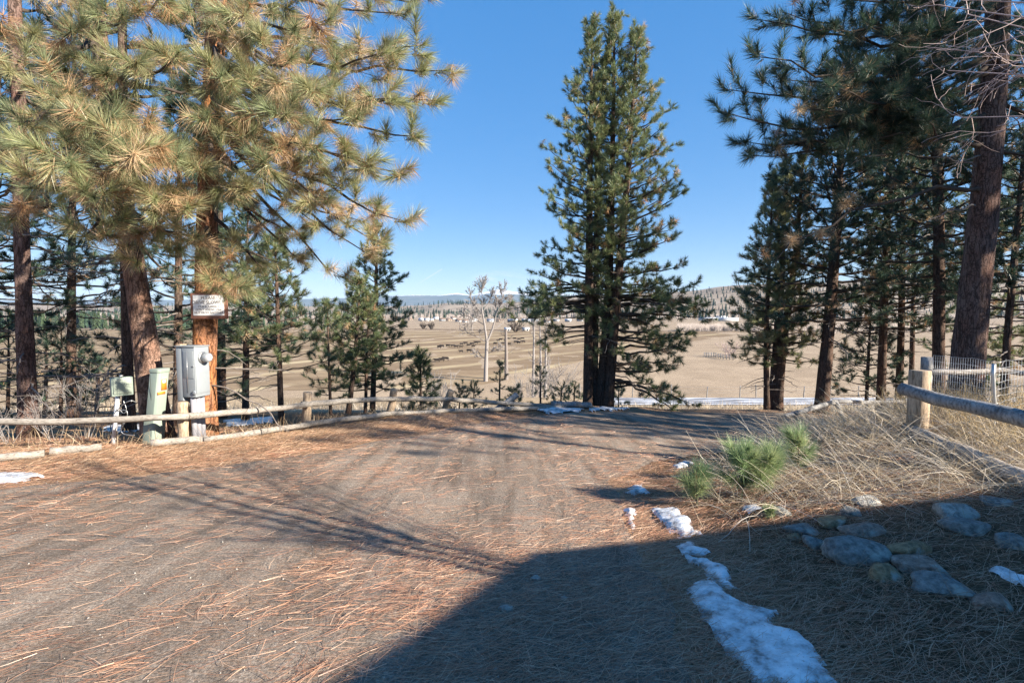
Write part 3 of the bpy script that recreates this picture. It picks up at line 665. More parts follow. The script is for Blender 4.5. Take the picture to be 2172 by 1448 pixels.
# --- big reddish pine with the long branches over the road
Yb = 9.5
P, R = trunk_px([(2048, 838), (2058, 720), (2078, 520), (2097, 320), (2112, 120), (2125, -120), (2135, -420)], Yb, [86, 80, 72, 66, 60, 50, 40])
root = thing('pine_tree', 'big reddish pine behind the wire fence with long branches over the road', 'tree', (P[0, 0], P[0, 1], gz(P[0, 0], P[0, 1])))
T = Tree()
def trunk_at(P, v_pix):                       # trunk point whose picture height is v_pix
    ys = P[:, 1]; vv = PH / 2 - PF * ((P[:, 2] - CAMZ) * _cp + ys * _sp) / (ys * _cp - (P[:, 2] - CAMZ) * _sp)
    o = np.argsort(vv); return np.array([np.interp(v_pix, vv[o], P[o, k]) for k in range(3)])
def hero(T, P, v0, tip, Yt, r0=.05, sag=.12, **kw):
    p0 = trunk_at(P, v0); p2 = at(tip[0], tip[1], Yt); L = np.linalg.norm(p2 - p0)
    p1 = (p0 * .5 + p2 * .5) - Z3 * sag * L + nrm(np.cross(p2 - p0, Z3)) * L * U(-.06, .06)
    dress(T, bez(p0, p1, p2, 9), r0, **kw)
big = [(60, (1600, 40), 8.8), (110, (1540, 190), 8.4), (200, (1525, 235), 8.6), (170, (1575, 300), 8.9), (60, (1660, 25), 9.4), (120, (1600, 120), 8.0), (210, (1580, 330), 9.0),
       (20, (1740, 60), 8.6), (90, (1660, 170), 8.7), (150, (1700, 230), 8.2), (240, (1690, 280), 8.8), (200, (1760, 180), 8.0), (230, (1800, 330), 8.4), (-40, (1760, -10), 8.8), (-80, (1860, -40), 8.2),
       (260, (1860, 300), 9.6), (20, (1900, 90), 8.3), (130, (1890, 200), 8.6), (-60, (1960, 30), 8.6), (60, (2172, 40), 8.8), (120, (2230, 150), 9.0), (-20, (2200, -30), 8.6), (200, (2240, 260), 10), (60, (2030, 120), 8.2), (300, (1960, 250), 8.3), (310, (2200, 330), 9.4)]
for v0, tip, Yt in big:
    hero(T, P, v0, tip, Yt, .036, .13, s0=.22, dens=5.2, tw=(.24, .13), maxt=.95, ln=.21, brown=.05, sub=.9)
p0 = trunk_at(P, 400)                          # the long bare limb and its fork
dress(T, np.array([p0, at(2020, 405, 9.3), at(1940, 402, 9.2), at(1880, 425, 9.1), at(1800, 450, 9.0), at(1700, 520, 8.9), at(1640, 560, 8.9)]), .042, .5, 3.0, (.25, .12), .8, .18, .45, .7)
for v0, tip in [(430, (1960, 470)), (330, (2010, 360)), (470, (2180, 430)), (360, (1950, 330))]:
    p0 = trunk_at(P, v0); p2 = at(tip[0], tip[1], 9.2); dress(T, bez(p0, (p0 + p2) / 2 + Z3 * .1, p2, 9), .016, .3, 3, bare=True)
finish_tree(root, T, 8.6, 'dark', (P, R), 'bark_big', K=78, w=.0066, sides=20, brown_old=.3)

# --- left-hand foreground pines
def left_tree(label, pts, Y, widths, bark, heroes, pal='lit', dead=0, K=128, w=.006, brown=.3, extra=()):
    P, R = trunk_px(pts, Y, widths, 34); T = Tree()
    root = thing('pine_tree', label, 'tree', (P[0, 0], P[0, 1], gz(P[0, 0], P[0, 1])))
    for h in heroes:
        v0, tip, Yt = h[:3]; kw = dict(s0=.42, dens=3.3, tw=(.22, .12), maxt=.8, ln=.25, brown=brown, sub=.6); kw.update(h[3] if len(h) > 3 else {})
        hero(T, P, v0, tip, Yt, kw.pop('r0', .04), kw.pop('sag', .1), **kw)
    for i in range(dead):
        v0 = U(100, 860); p0 = trunk_at(P, v0); a = U(0, 6.28); L = U(.5, 1.9); hd = np.array([math.cos(a), math.sin(a), 0])
        dress(T, bez(p0, p0 + hd * L * .5 + Z3 * L * U(-.1, .15), p0 + hd * L - Z3 * L * U(.0, .45), 9), .005 + .005 * L, .25, 4.5, (.22, .18), .9, bare=True)
    finish_tree(root, T, Y, pal, (P, R), bark, K=K, w=w, sides=22); return root
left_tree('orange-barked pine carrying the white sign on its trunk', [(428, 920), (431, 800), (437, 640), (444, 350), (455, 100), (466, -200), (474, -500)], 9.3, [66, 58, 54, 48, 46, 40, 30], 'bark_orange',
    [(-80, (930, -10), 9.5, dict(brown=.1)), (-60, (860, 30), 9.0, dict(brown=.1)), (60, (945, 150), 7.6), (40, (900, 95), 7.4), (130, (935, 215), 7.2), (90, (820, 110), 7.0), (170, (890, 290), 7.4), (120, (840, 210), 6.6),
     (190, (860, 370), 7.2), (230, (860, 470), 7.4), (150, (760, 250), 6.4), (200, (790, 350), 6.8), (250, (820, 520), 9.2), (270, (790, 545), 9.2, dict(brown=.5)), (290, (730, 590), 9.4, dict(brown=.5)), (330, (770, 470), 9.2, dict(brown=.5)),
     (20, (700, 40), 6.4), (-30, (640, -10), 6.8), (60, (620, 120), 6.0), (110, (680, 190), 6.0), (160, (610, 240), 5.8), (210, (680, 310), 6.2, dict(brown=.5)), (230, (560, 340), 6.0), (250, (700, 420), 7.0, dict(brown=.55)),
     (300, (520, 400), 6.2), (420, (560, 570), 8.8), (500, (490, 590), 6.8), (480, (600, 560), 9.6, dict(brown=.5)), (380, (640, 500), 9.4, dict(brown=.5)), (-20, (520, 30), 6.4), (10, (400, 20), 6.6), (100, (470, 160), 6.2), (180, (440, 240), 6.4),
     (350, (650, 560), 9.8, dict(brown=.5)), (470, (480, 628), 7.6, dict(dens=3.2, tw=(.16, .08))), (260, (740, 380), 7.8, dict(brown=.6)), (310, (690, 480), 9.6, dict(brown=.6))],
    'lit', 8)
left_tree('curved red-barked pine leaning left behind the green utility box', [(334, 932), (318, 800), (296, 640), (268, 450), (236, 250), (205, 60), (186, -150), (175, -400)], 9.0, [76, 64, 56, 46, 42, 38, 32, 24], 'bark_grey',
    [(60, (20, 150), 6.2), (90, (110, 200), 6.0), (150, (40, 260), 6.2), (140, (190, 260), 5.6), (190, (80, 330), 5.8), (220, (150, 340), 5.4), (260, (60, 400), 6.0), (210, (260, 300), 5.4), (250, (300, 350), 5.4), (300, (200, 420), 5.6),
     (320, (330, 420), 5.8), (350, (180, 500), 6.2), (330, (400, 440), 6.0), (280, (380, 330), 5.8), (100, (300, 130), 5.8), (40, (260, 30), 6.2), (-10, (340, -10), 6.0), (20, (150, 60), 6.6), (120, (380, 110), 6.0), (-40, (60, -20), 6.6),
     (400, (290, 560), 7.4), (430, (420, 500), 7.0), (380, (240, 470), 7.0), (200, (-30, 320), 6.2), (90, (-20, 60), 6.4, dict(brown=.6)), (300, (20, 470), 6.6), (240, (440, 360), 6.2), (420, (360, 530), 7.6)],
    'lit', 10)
left_tree('dark-trunked pine at the left edge of the picture', [(60, 938), (56, 800), (50, 600), (42, 300), (30, 0), (24, -300)], 9.7, [54, 46, 40, 36, 32, 26], 'bark_big',  # darker bark colour stands in for the shade on this trunk
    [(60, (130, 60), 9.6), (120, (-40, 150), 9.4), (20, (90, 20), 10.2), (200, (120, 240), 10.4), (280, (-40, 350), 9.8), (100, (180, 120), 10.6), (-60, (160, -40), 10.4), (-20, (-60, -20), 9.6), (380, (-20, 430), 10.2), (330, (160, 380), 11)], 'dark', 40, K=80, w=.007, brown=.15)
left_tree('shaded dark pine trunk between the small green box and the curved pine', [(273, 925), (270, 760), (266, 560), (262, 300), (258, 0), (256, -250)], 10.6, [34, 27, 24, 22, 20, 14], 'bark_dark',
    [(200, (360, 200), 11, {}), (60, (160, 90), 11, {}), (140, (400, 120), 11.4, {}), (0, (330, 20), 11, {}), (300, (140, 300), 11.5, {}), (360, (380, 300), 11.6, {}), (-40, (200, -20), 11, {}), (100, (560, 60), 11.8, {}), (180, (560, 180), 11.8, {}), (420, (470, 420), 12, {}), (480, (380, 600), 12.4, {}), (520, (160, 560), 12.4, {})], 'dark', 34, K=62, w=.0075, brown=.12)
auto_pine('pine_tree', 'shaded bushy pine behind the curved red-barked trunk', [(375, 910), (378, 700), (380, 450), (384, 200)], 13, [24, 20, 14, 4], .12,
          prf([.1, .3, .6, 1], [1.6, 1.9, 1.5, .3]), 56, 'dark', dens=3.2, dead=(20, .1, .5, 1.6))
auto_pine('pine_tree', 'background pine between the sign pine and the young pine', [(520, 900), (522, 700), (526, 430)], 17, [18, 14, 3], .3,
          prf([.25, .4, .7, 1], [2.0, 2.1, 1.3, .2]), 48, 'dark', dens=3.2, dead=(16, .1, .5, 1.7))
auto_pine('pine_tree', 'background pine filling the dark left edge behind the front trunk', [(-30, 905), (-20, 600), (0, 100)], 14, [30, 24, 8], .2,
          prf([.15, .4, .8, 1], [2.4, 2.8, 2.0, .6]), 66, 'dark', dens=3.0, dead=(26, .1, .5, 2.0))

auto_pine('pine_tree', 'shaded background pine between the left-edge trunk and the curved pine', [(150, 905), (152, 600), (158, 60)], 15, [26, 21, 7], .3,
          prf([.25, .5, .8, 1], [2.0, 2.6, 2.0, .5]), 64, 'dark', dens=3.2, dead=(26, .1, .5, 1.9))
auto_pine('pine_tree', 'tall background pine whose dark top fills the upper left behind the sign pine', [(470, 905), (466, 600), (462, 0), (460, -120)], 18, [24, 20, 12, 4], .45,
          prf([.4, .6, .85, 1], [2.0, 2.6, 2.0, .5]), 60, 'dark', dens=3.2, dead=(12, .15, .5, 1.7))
# --- pines outside the frame to the right that shade the road
for (x, y, hgt, lo_, lab) in [(21.5, -2.6, 17, .60, 'tall pine behind the house whose crown shades the road'), (25.5, -1.6, 20, .60, 'tallest pine behind the house outside the right edge'), (19, 4.7, 14, .28, 'pine beside the house shading the lower bend'), (23.2, 2.9, 16, .28, 'bushy pine at the house corner shading the lower bend'), (26.5, 5.2, 16, .3, 'pine farthest right outside the picture by the road'), (17.5, 7.3, 13, .2, 'low-branched pine beside the lower bend outside the picture'), (22, 6.6, 15, .22, 'full pine above the lower bend outside the picture'), (21.2, 1.4, 14, .34, 'pine against the house wall outside the picture')]:
    P = np.linspace((x, y, gz(x, y) - .15), (x + .3, y, gz(x, y) + hgt), 20); R = np.linspace(.22, .03, 20); T = Tree()
    root = thing('pine_tree', lab, 'tree', (x, y, gz(x, y)))
    for i in range(64):
        t = lo_ + (1 - lo_) * (i + U()) / 64; a = i * 2.4; L = np.interp(t, [lo_, .6, 1], [2.4, 2.6, .3]) * U(.7, 1.1); hd = np.array([math.cos(a), math.sin(a), .15 + .5 * t])
        p0 = P[0] + (P[-1] - P[0]) * t; dress(T, bez(p0, p0 + hd * L * .5 - Z3 * .1, p0 + hd * L, 9), .03, .3, 3.6)
    finish_tree(root, T, 16, 'mid', (P, R), 'bark_dark', K=14, w=.05)

# ------------------------------------------------------------------ bare trees and shrubs
def bare_growth(p, d, L, r, lev, out, kids=(3, 5), spread=.7, up=.15, wob=.12, shrink=(.45, .7)):
    n = 5; pts = [np.array(p, float)]; dd = nrm(d)
    for i in range(n - 1):
        dd = nrm(dd + rng.normal(0, wob, 3) + Z3 * up * .25); pts.append(pts[-1] + dd * L / (n - 1))
    pts = np.array(pts); out.setdefault(lev, []).append((pts, np.linspace(r, r * .55, n)))
    if lev == 0: return
    for k in range(rng.integers(kids[0], kids[1] + 1)):
        f = U(.3, 1.0); j = min(int(f * 4), 3); q = pts[j] + (pts[j + 1] - pts[j]) * (f * 4 - j); tg = nrm(pts[j + 1] - pts[j])
        nd = nrm(tg + rng.normal(0, spread, 3) + Z3 * up)
        bare_growth(q, nd, L * U(*shrink), r * U(.42, .62), lev - 1, out, kids, spread, up, wob, shrink)
def build_bare(root, out, m, names=('trunk', 'branches'), rmin=.002, split=True):
    top = max(out)
    def emit(nm, levs):
        Vs = []; Qs = []; nn = 0
        for l in levs:
            g_ = out.get(l, [])
            if not g_: continue
            V, q, t = tubes(np.stack([a for a, _ in g_]), np.maximum(np.stack([b for _, b in g_]), rmin), 7 if l == top else (5 if l == top - 1 else 3), cap=False)
            Vs.append(V); Qs.append(q + nn); nn += len(V)
        if Vs: mesh(nm, np.concatenate(Vs), np.concatenate(Qs), M[m], root, None, True)
    if split: emit(names[0], [top]); emit(names[1], [l for l in out if l != top])
    else: emit(names[1], list(out))

# big bare cottonwood on the valley floor, its broken neighbour and the pale aspens
def far_pt(u, v): p = flat(u, v); return np.array([p[0], p[1], -18.0])
b0 = far_pt(1030, 809); Yt = b0[1]; k_ = Yt / PF
root = thing('bare_cottonwood', 'tall bare forked cottonwood standing beside the brush pile', 'tree', b0)
out = {}
p = b0 - Z3 * .3; f1 = at(1033, 725, Yt); f2 = at(1022, 655, Yt); f3 = at(1052, 668, Yt - 1)
out[4] = [(rs([p, at(1031, 770, Yt), f1], 5), np.linspace(.62, .45, 5)), (rs([f1, at(1028, 690, Yt), f2], 5), np.linspace(.36, .2, 5)), (rs([f1, at(1044, 700, Yt), f3], 5), np.linspace(.32, .17, 5))]
for (pp, d, L) in [(f2, (0, 0, 1), 3.2), (f3, (.4, 0, 1), 3.5), (at(1028, 690, Yt), (-1, .2, .5), 3.6), (at(1026, 670, Yt), (-.8, -.3, .8), 3.4), (at(1044, 700, Yt), (1, .2, .6), 3.0), (at(1050, 680, Yt), (.9, -.3, .8), 3.2), (f1, (-1, -.2, .35), 3.4), (at(1025, 660, Yt), (.6, .2, 1), 3), (at(1031, 760, Yt), (-1, .1, .3), 1.6), (at(1032, 750, Yt), (.9, .1, .3), 1.8), (at(1049, 685, Yt), (.1, .5, 1), 3)]:
    bare_growth(pp, d, L * 1.6, .12, 3, out, (4, 6), .55, .15)
build_bare(root, out, 'pale_bark', rmin=.062)
root = thing('dead_snag', 'broken bare snag right of the forked cottonwood', 'tree', far_pt(1074, 806)); out = {}
b1 = far_pt(1074, 806); out[3] = [(rs([b1 - Z3 * .3, at(1074, 760, b1[1]), at(1073, 699, b1[1])], 5), np.array([.62, .52, .48, .44, .36]))]
for v, sx_ in [(762, -1), (745, -1), (735, 1), (752, 1), (775, -1), (720, 1), (714, -1)]:
    bare_growth(at(1074, v, b1[1]), (sx_, U(-.4, .4), .35), U(1.5, 3.2), .09, 1, out, (2, 3), .5)
build_bare(root, out, 'limb_grey', rmin=.04)
for (u, vb, vt, lab) in [(1131, 826, 650, 'left of the pale bare aspens behind the sapling pine'), (1146, 822, 668, 'middle pale bare aspen left of the centre clump'), (1157, 820, 640, 'right-leaning pale bare aspen nearest the centre clump')]:
    bb = at(u, vb, 92); bb[2] = gz(bb[0], bb[1]); Ya = bb[1]
    root = thing('bare_aspen', lab, 'tree', bb, 'pale bare aspens'); out = {}
    out[3] = [(rs([bb - Z3 * .3, at(u + 1, (vb + vt) / 2, Ya), at(u + U(-3, 6), vt, Ya)], 5), np.linspace(.32, .08, 5))]
    for i in range(16):
        v = U(vt, vb - 30); bare_growth(at(u + 1, v, Ya), (U(-1, 1), U(-1, 1), .5), U(1, 2.4), .05, 1, out, (3, 4), .5)
    build_bare(root, out, 'pale_bark', rmin=.03)
def shrub(name, label, base, h, n, r, m, lev=2, group=None, rmin=.002, spread=.5, lean=.55):
    root = thing(name, label, 'shrub', base, group); out = {}
    for i in range(n):
        a = U(0, 6.28); bare_growth(np.array(base) + np.array([math.cos(a), math.sin(a), 0]) * h * .08, (math.cos(a) * lean, math.sin(a) * lean, 1), h * U(.5, .8), r, lev, out, (2, 4), spread, .2)
    build_bare(root, out, m, names=('stems', 'twigs'), rmin=rmin); return root
def gpt(u, Y):
    p = at(u, 800, Y); return np.array([p[0], p[1], gz(p[0], p[1])])
shrub('bare_shrub', 'white-twigged bare shrub behind the fence left of the small green box', gpt(178, 9.4), 1.2, 12, .006, 'pale_bark', rmin=.0028)
shrub('bare_shrub', 'low bare shrub beside the left-edge trunk', gpt(110, 9.0), .8, 8, .005, 'pale_bark', rmin=.0028)
shrub('bare_shrub', 'thin bare shrub at the far left under the rail', gpt(10, 8.8), .7, 7, .005, 'pale_bark', rmin=.0028)
shrub('bare_shrub', 'bare pale brush right of the small full pine below the fence', gpt(945, 40), 3.0, 14, .03, 'pale_bark', rmin=.014)
shrub('bare_shrub', 'bare pale brush between the aspens and the centre clump', gpt(1185, 60), 5.0, 18, .04, 'pale_bark', rmin=.02)
shrub('bare_shrub', 'bare pale brush under the leaning aspen', gpt(1120, 70), 4.5, 16, .04, 'pale_bark', rmin=.022)
shrub('bare_shrub', 'reddish bare shrub beside the far corral', far_pt(1545, 757), 6.5, 16, .07, 'twig', rmin=.05)
shrub('bare_shrub', 'dark round shrub left of the pair at the far field edge', far_pt(897, 699), 7, 16, .2, 'limb', rmin=.12)
shrub('bare_shrub', 'dark round shrub right of the pair at the far field edge', far_pt(915, 699), 7.5, 16, .2, 'limb', rmin=.12)
shrub('bare_shrub', 'wide dark shrub at the far field edge behind the broken snag', far_pt(1093, 704), 10, 22, .22, 'limb', rmin=.12, lean=.9)
# brush pile
bp = far_pt(1026, 826); bp = at(1026, 826, 100); bp[2] = gz(bp[0], bp[1])
root = thing('brush_pile', 'grey heap of cut branches at the foot of the bare cottonwood', 'brush pile', bp); mb = MB()
for i in range(150):
    a = U(0, 6.28); r = abs(rng.normal(0, 1.1)); q = bp + np.array([math.cos(a) * r * 1.3, math.sin(a) * r, max(.05, 1.3 * (1 - r / 2.6)) * U(.3, 1)]); d = nrm([U(-1, 1), U(-1, 1), U(-.35, .35)]) * U(.6, 1.5)
    mb.tube([q - d, q + d], [U(.04, .08), .02], 5)
mb.build('branches', M['limb_grey'], root)

# bare birch outside the right edge, its twigs reach into the top corner and its shadow lies on the drive
bb = np.array([4.6, .9, gz(4.6, .9)])
root = thing('bare_birch', 'bare birch reaching in at the top right corner with thin reddish twigs', 'tree', bb); out = {}
stems = [[bb - Z3 * .1, bb + (0, .05, 1.5), bb + (-.1, .2, 3.2), bb + (-.15, .4, 5.2)], [bb + (.05, 0, -.1), bb + (-.1, .1, 1.2), bb + (-.45, .55, 2.6), bb + (-.7, 1.1, 4.6)], [bb + (.1, -.05, -.1), bb + (.3, -.2, 1.4), bb + (.5, -.3, 3), bb + (.6, -.3, 5.5)]]
out[4] = [(rs(s_, 5), np.linspace(.045, .016, 5)) for s_ in stems]
limbs_in = [((2172, 55), (1990, 12), 3.4), ((2180, 90), (2050, 30), 3.6), ((2175, 130), (1960, 100), 3.6), ((2172, 165), (2010, 150), 3.3), ((2170, 240), (2040, 250), 3.5), ((2150, 10), (1880, -10), 3.8), ((2160, 60), (2080, 200), 3.2), ((2172, 200), (2100, 290), 3.4), ((2172, 20), (2060, 110), 3.0)]
for (a_, b_, Yl) in limbs_in:
    p1 = at(a_[0], a_[1], Yl - .2); p2 = at(b_[0], b_[1], Yl + .15); st = bb + np.array([-.35, .45, min(4.4, max(1.4, p1[2] - bb[2] - .8))])
    pth = rs([st, p1, (p1 + p2) / 2 + rng.normal(0, .04, 3), p2], 5); out.setdefault(3, []).append((pth, np.linspace(.010, .003, 5)))
    for i in range(9):
        f = U(.35, 1); q = pth[int(f * 3.99)] * (1 - (f * 4 % 1)) + pth[min(int(f * 3.99) + 1, 4)] * (f * 4 % 1)
        bare_growth(q, nrm(p2 - p1) + rng.normal(0, .5, 3), U(.2, .45), .003, 1, out, (3, 5), .6, 0, .2)
for i in range(26):
    s_ = out[4][i % 3][0]; f = U(.45, 1); q = s_[int(f * 3.99)]
    bare_growth(q, (U(-1, 1), U(-1, .3), .9), U(.7, 1.3), .012, 2, out, (2, 4), .5, .2)
build_bare(root, out, 'twig', rmin=.0016)

# ------------------------------------------------------------------ rail fence on the left
def log(mb, pts, r0, r1, sides=9):
    P = rs(pts, 9); P[1:-1] += rng.normal(0, .008, (7, 3)); R = np.linspace(r0, r1, 9) * (1 + rng.normal(0, .035, 9)); mb.tube(P, R, sides)
def solid_log(pts, r0, r1, name, m, parent):
    mb = MB(); log(mb, pts, r0, r1); return mb.build(name, m, parent, True)
fx = [at(-150, 950, 8.0), at(387, 942, 8.45), at(646, 907, 9.8), at(822, 886, 11.3), at(932, 870, 12.7)]
for p in fx: p[2] = gz(p[0], p[1])
root = thing('rail_fence', 'weathered log rail fence along the left, its far posts leaning', 'fence', fx[1])
tops = [at(-150, 860, 8.0), at(388, 852, 8.45), at(653, 832, 9.75), at(836, 826, 11.1), at(957, 829, 12.4)]
for p, t in zip(fx, tops): solid_log([p - Z3 * .25, t], .088, .08, 'post', M['wood_warm'], root)
FR = lambda i, v, dy: at(-150, v, 8.0 - dy)
rails = [[at(-150, 897, 7.86), at(140, 893, 8.05), at(400, 883, 8.3)], [at(380, 884, 8.3), at(520, 872, 8.95), at(662, 856, 9.6)], [at(640, 857, 9.62), at(740, 850, 10.3), at(842, 845, 11.1)],
         [at(822, 846, 11.1), at(960, 845, 12.4)], [at(945, 845, 12.45), at(1080, 855, 13.4), at(1200, 864, 14.0)]]
for r in rails: solid_log(r, .058, .05, 'rail', M['wood_rail'], root)
def lay(u, v, y0=3): p = on_ground(u, v, y0, 30); return p
for a_, b_ in [((-150, 992), (95, 972)), ((105, 968), (215, 958)), ((320, 950), (442, 938))]:
    p, q = lay(*a_), lay(*b_); solid_log([np.array([*(p + (q - p) * t_)[:2], gz(*(p + (q - p) * t_)[:2]) + .075]) for t_ in np.linspace(0, 1, 7)], .062, .056, 'rail', M['wood_rail'], root)
for a_, b_ in [((432, 937, 8.5), (658, 899, 9.62)), ((650, 899, 9.6), (838, 876, 11.05)), ((830, 877, 11.05), (1085, 867, 13.2)), ((1072, 867, 13.15), (1195, 865, 13.9))]:
    p, q = at(*a_), at(*b_)
    for e_ in (p, q): e_[2] = max(e_[2], gz(e_[0], e_[1]) + .05)
    m_ = (p + q) / 2; m_[2] = max(m_[2], gz(m_[0], m_[1]) + .06); solid_log([p, m_, q], .056, .05, 'rail', M['wood_rail'], root)
p = lay(1052, 872); solid_log([p + Z3 * .02, p + (.55, .25, .40)], .085, .08, 'post', M['wood_dark'], root)
p, q = lay(1172, 864), lay(1252, 866)
root = thing('fallen_log', 'short dark log lying on the road edge left of the centre clump', 'log', p); solid_log([p + Z3 * .1, q + Z3 * .1], .09, .085, 'stem', M['wood_dark'], root)

# fallen rails beyond the bank on the right
pp = at(1772, 851, 16.2); qq = at(1665, 872, 14.8); qq[2] = gz(qq[0], qq[1]) + .06
root = thing('broken_rail_fence', 'collapsed grey rails and leaning post at the outer edge of the bend', 'fence', (pp[0], pp[1], gz(pp[0], pp[1])))
solid_log([qq, pp], .075, .07, 'rail', M['wood_dark'], root); solid_log([pp, at(1850, 853, 16.8), at(1960, 852, 17.0)], .065, .06, 'rail', M['wood_dark'], root)
pf = at(1790, 882, 15.9); pf[2] = gz(pf[0], pf[1]); solid_log([pf - Z3 * .1, pp + Z3 * .03], .075, .07, 'post', M['wood_dark'], root)
p2 = at(1962, 880, 17.0); p2[2] = gz(p2[0], p2[1]); solid_log([p2 - Z3 * .1, at(1960, 845, 17.0)], .075, .07, 'post', M['wood_dark'], root)

# fence on the right bank
pc = at(1948, 935, 6.5); pc[2] = gz(pc[0], pc[1])
root = thing('log_fence', 'log fence on the right bank with two logs running toward the viewer', 'fence', pc)
mb = MB(); ct = at(1948, 786, 6.5); hgt = ct[2] - pc[2] + .25
mb.box(((pc + ct) / 2 - Z3 * .12), (.19, .17, hgt), .35); o = mb.build('post', M['wood_warm'], root, bevel=.012)
solid_log([at(1913, 824, 6.15), at(2040, 858, 5.45), at(2260, 912, 4.6)], .075, .082, 'rail', M['wood_dark'], root)
pa, pb_ = on_ground(1924, 918, 3, 12), on_ground(2230, 1062, 3, 9)
solid_log([pa + Z3 * .06, (pa + pb_) / 2 + Z3 * .07, pb_ + Z3 * .07], .08, .09, 'rail', M['wood'], root)
pn = at(2260, 985, 4.75); pn[2] = gz(pn[0], pn[1]); solid_log([pn - Z3 * .2, pn + Z3 * .75], .09, .085, 'post', M['wood_warm'], root)

pk = at(1966, 880, 7.3); pk[2] = gz(pk[0], pk[1])
root = thing('wire_fence', 'welded wire garden fence with pale top rail behind the log fence', 'fence', pk)
solid_log([pk - Z3 * .2, at(1966, 757, 7.3)], .085, .07, 'post', M['wood_dark'], root)
solid_log([at(1960, 789, 7.25), at(2090, 788, 7.2), at(2290, 786, 7.15)], .04, .038, 'rail', M['wood'], root)
p2 = at(2108, 945, 6.4); p2[2] = gz(p2[0], p2[1]); solid_log([p2 - Z3 * .2, at(2108, 772, 6.4)], .024, .022, 'post', M['steel'], root)
def wire_panel(A, B, h0, h1, nx, nz, r=.0022):
    mb = MB(); A = np.array(A); B = np.array(B)
    for i in range(nx + 1):
        q = A + (B - A) * i / nx; q[2] = gz(q[0], q[1]); mb.tube([q + Z3 * h0, q + Z3 * h1], [r, r], 4)
    for j in range(nz + 1):
        h = h0 + (h1 - h0) * j / nz; L_ = [A + (B - A) * i / 6 for i in range(7)]
        mb.tube([np.array([q[0], q[1], gz(q[0], q[1]) + h]) + rng.normal(0, .006, 3) for q in L_], [r] * 7, 4)
    return mb
hm_ = at(1990, 753, 7.2)[2] - gz(*at(1990, 753, 7.2)[:2])
wire_panel(at(1978, 800, 7.2), at(2112, 800, 6.4), .05, hm_, 26, 10).build('wire_mesh', M['steel'], root)
wire_panel(at(2112, 800, 6.4), at(2178, 800, 6.75), .05, hm_, 10, 10).build('wire_mesh', M['steel'], root)
wire_panel(at(2178, 800, 6.75), at(2330, 800, 7.6), .05, hm_, 22, 10).build('wire_mesh', M['steel'], root)

# wire fence along the lower road
root = thing('field_fence', 'line of thin posts with wires along the lower road', 'fence', gpt(1450, 54.2)); wires = []
for u in [1230, 1262, 1318, 1342, 1379, 1425, 1500, 1570, 1605, 1660, 1706, 1762, 1822, 1900]:
    p = gpt(u, 54.2 + U(-.2, .2)); h = U(1.15, 1.4); solid_log([p - Z3 * .2, p + np.array([U(-.1, .1), 0, h])], .055, .05, 'post', M['wood_dark'], root); wires.append(p)
for h in (.5, .8, 1.1):
    mb = MB(); mb.tube([w_ + Z3 * h for w_ in wires], [.006] * len(wires), 4); mb.build('wire', M['steel'], root)
# corral far out in the pale field
ca = [far_pt(1494, 757), far_pt(1514, 757), far_pt(1534, 762), far_pt(1562, 764)]
root = thing('corral_fence', 'small grey board corral far out in the pale field', 'fence', ca[0])
for a_, b_ in zip(ca[:-1], ca[1:]):
    for k in range(4):
        q = a_ + (b_ - a_) * k / 4; mb = MB(); mb.box(q + Z3 * 1.0, (.25, .25, 2.0)); mb.build('post', M['wood_dark'], root)
    for h in (.6, 1.2, 1.8):
        mb = MB(); mb.tube([a_ + Z3 * h, b_ + Z3 * h], [.09, .09], 4); mb.build('rail', M['wood_dark'], root)

# ------------------------------------------------------------------ utility boxes
def frame(ang):                                  # right-hand axes with local x = facing direction
    f = np.array([math.cos(ang), math.sin(ang), 0]); return np.array([f, [-f[1], f[0], 0], [0, 0, 1]])
# meter pedestal, front face turned to the driveway
base = at(412, 935, 8.75); base[2] = gz(base[0], base[1]); ax = frame(radians(-12)); mpx = 8.75 / PF
root = thing('meter_pedestal', 'tall grey electric meter cabinet on conduits before the sign pine', 'utility box', base)
def loc(x, y, z): return base + np.array([x, y, z]) @ ax
zt = 205 * mpx; zb = 100 * mpx
mb = MB(); mb.box(loc(-.10, 0, zt - .49), (.115, .30, .96), axes=ax); cab = mb.build('back_cabinet', M['grey_paint'], root, bevel=.006)
mb = MB(); mb.box(loc(.09, 0, (zt + zb) / 2 - .01), (.255, .31, zt - zb), axes=ax); box = mb.build('meter_box', M['grey_paint'], root, bevel=.008)
mb = MB(); mb.box(loc(.03, 0, zt + .004), (.40, .335, .018), axes=ax); mb.build('lid', M['grey_paint'], root, bevel=.004)
mb = MB(); mb.box(loc(.222, 0, (zt + zb) / 2 - .14), (.012, .285, .46), axes=ax); mb.box(loc(.095, -.158, (zt + zb) / 2 + .12), (.2, .008, .46), axes=ax); mb.build('cover_panel', M['grey_paint'], root, bevel=.003)
mb = MB(); mb.box(loc(.07, -.161, (zt + zb) / 2 + .0), (.006, .006, .7), axes=ax); mb.box(loc(.19, -.164, zt - .33), (.03, .012, .02), axes=ax); mb.build('latch', M['steel'], root)
def lathe_x(mb, c, prof_, sides=20):
    P = np.array([c + np.array([x, 0, 0]) @ ax for x, _ in prof_]); mb.tube(P, [r for _, r in prof_], sides)
mb = MB(); lathe_x(mb, loc(.215, .01, zt - .19), [(0, .095), (.02, .1), (.03, .095)]); ring = mb.build('meter_ring', M['steel'], root)
gm, nt, b = mat('meter_glass', .08, .5); b.inputs['Base Color'].default_value = (.30, .32, .34, 1); b.inputs['Metallic'].default_value = .25
mb = MB(); lathe_x(mb, loc(.246, .01, zt - .19), [(0, .082), (.085, .08), (.115, .072), (.122, .05)]); gl = mb.build('meter_glass', gm, ring, True)
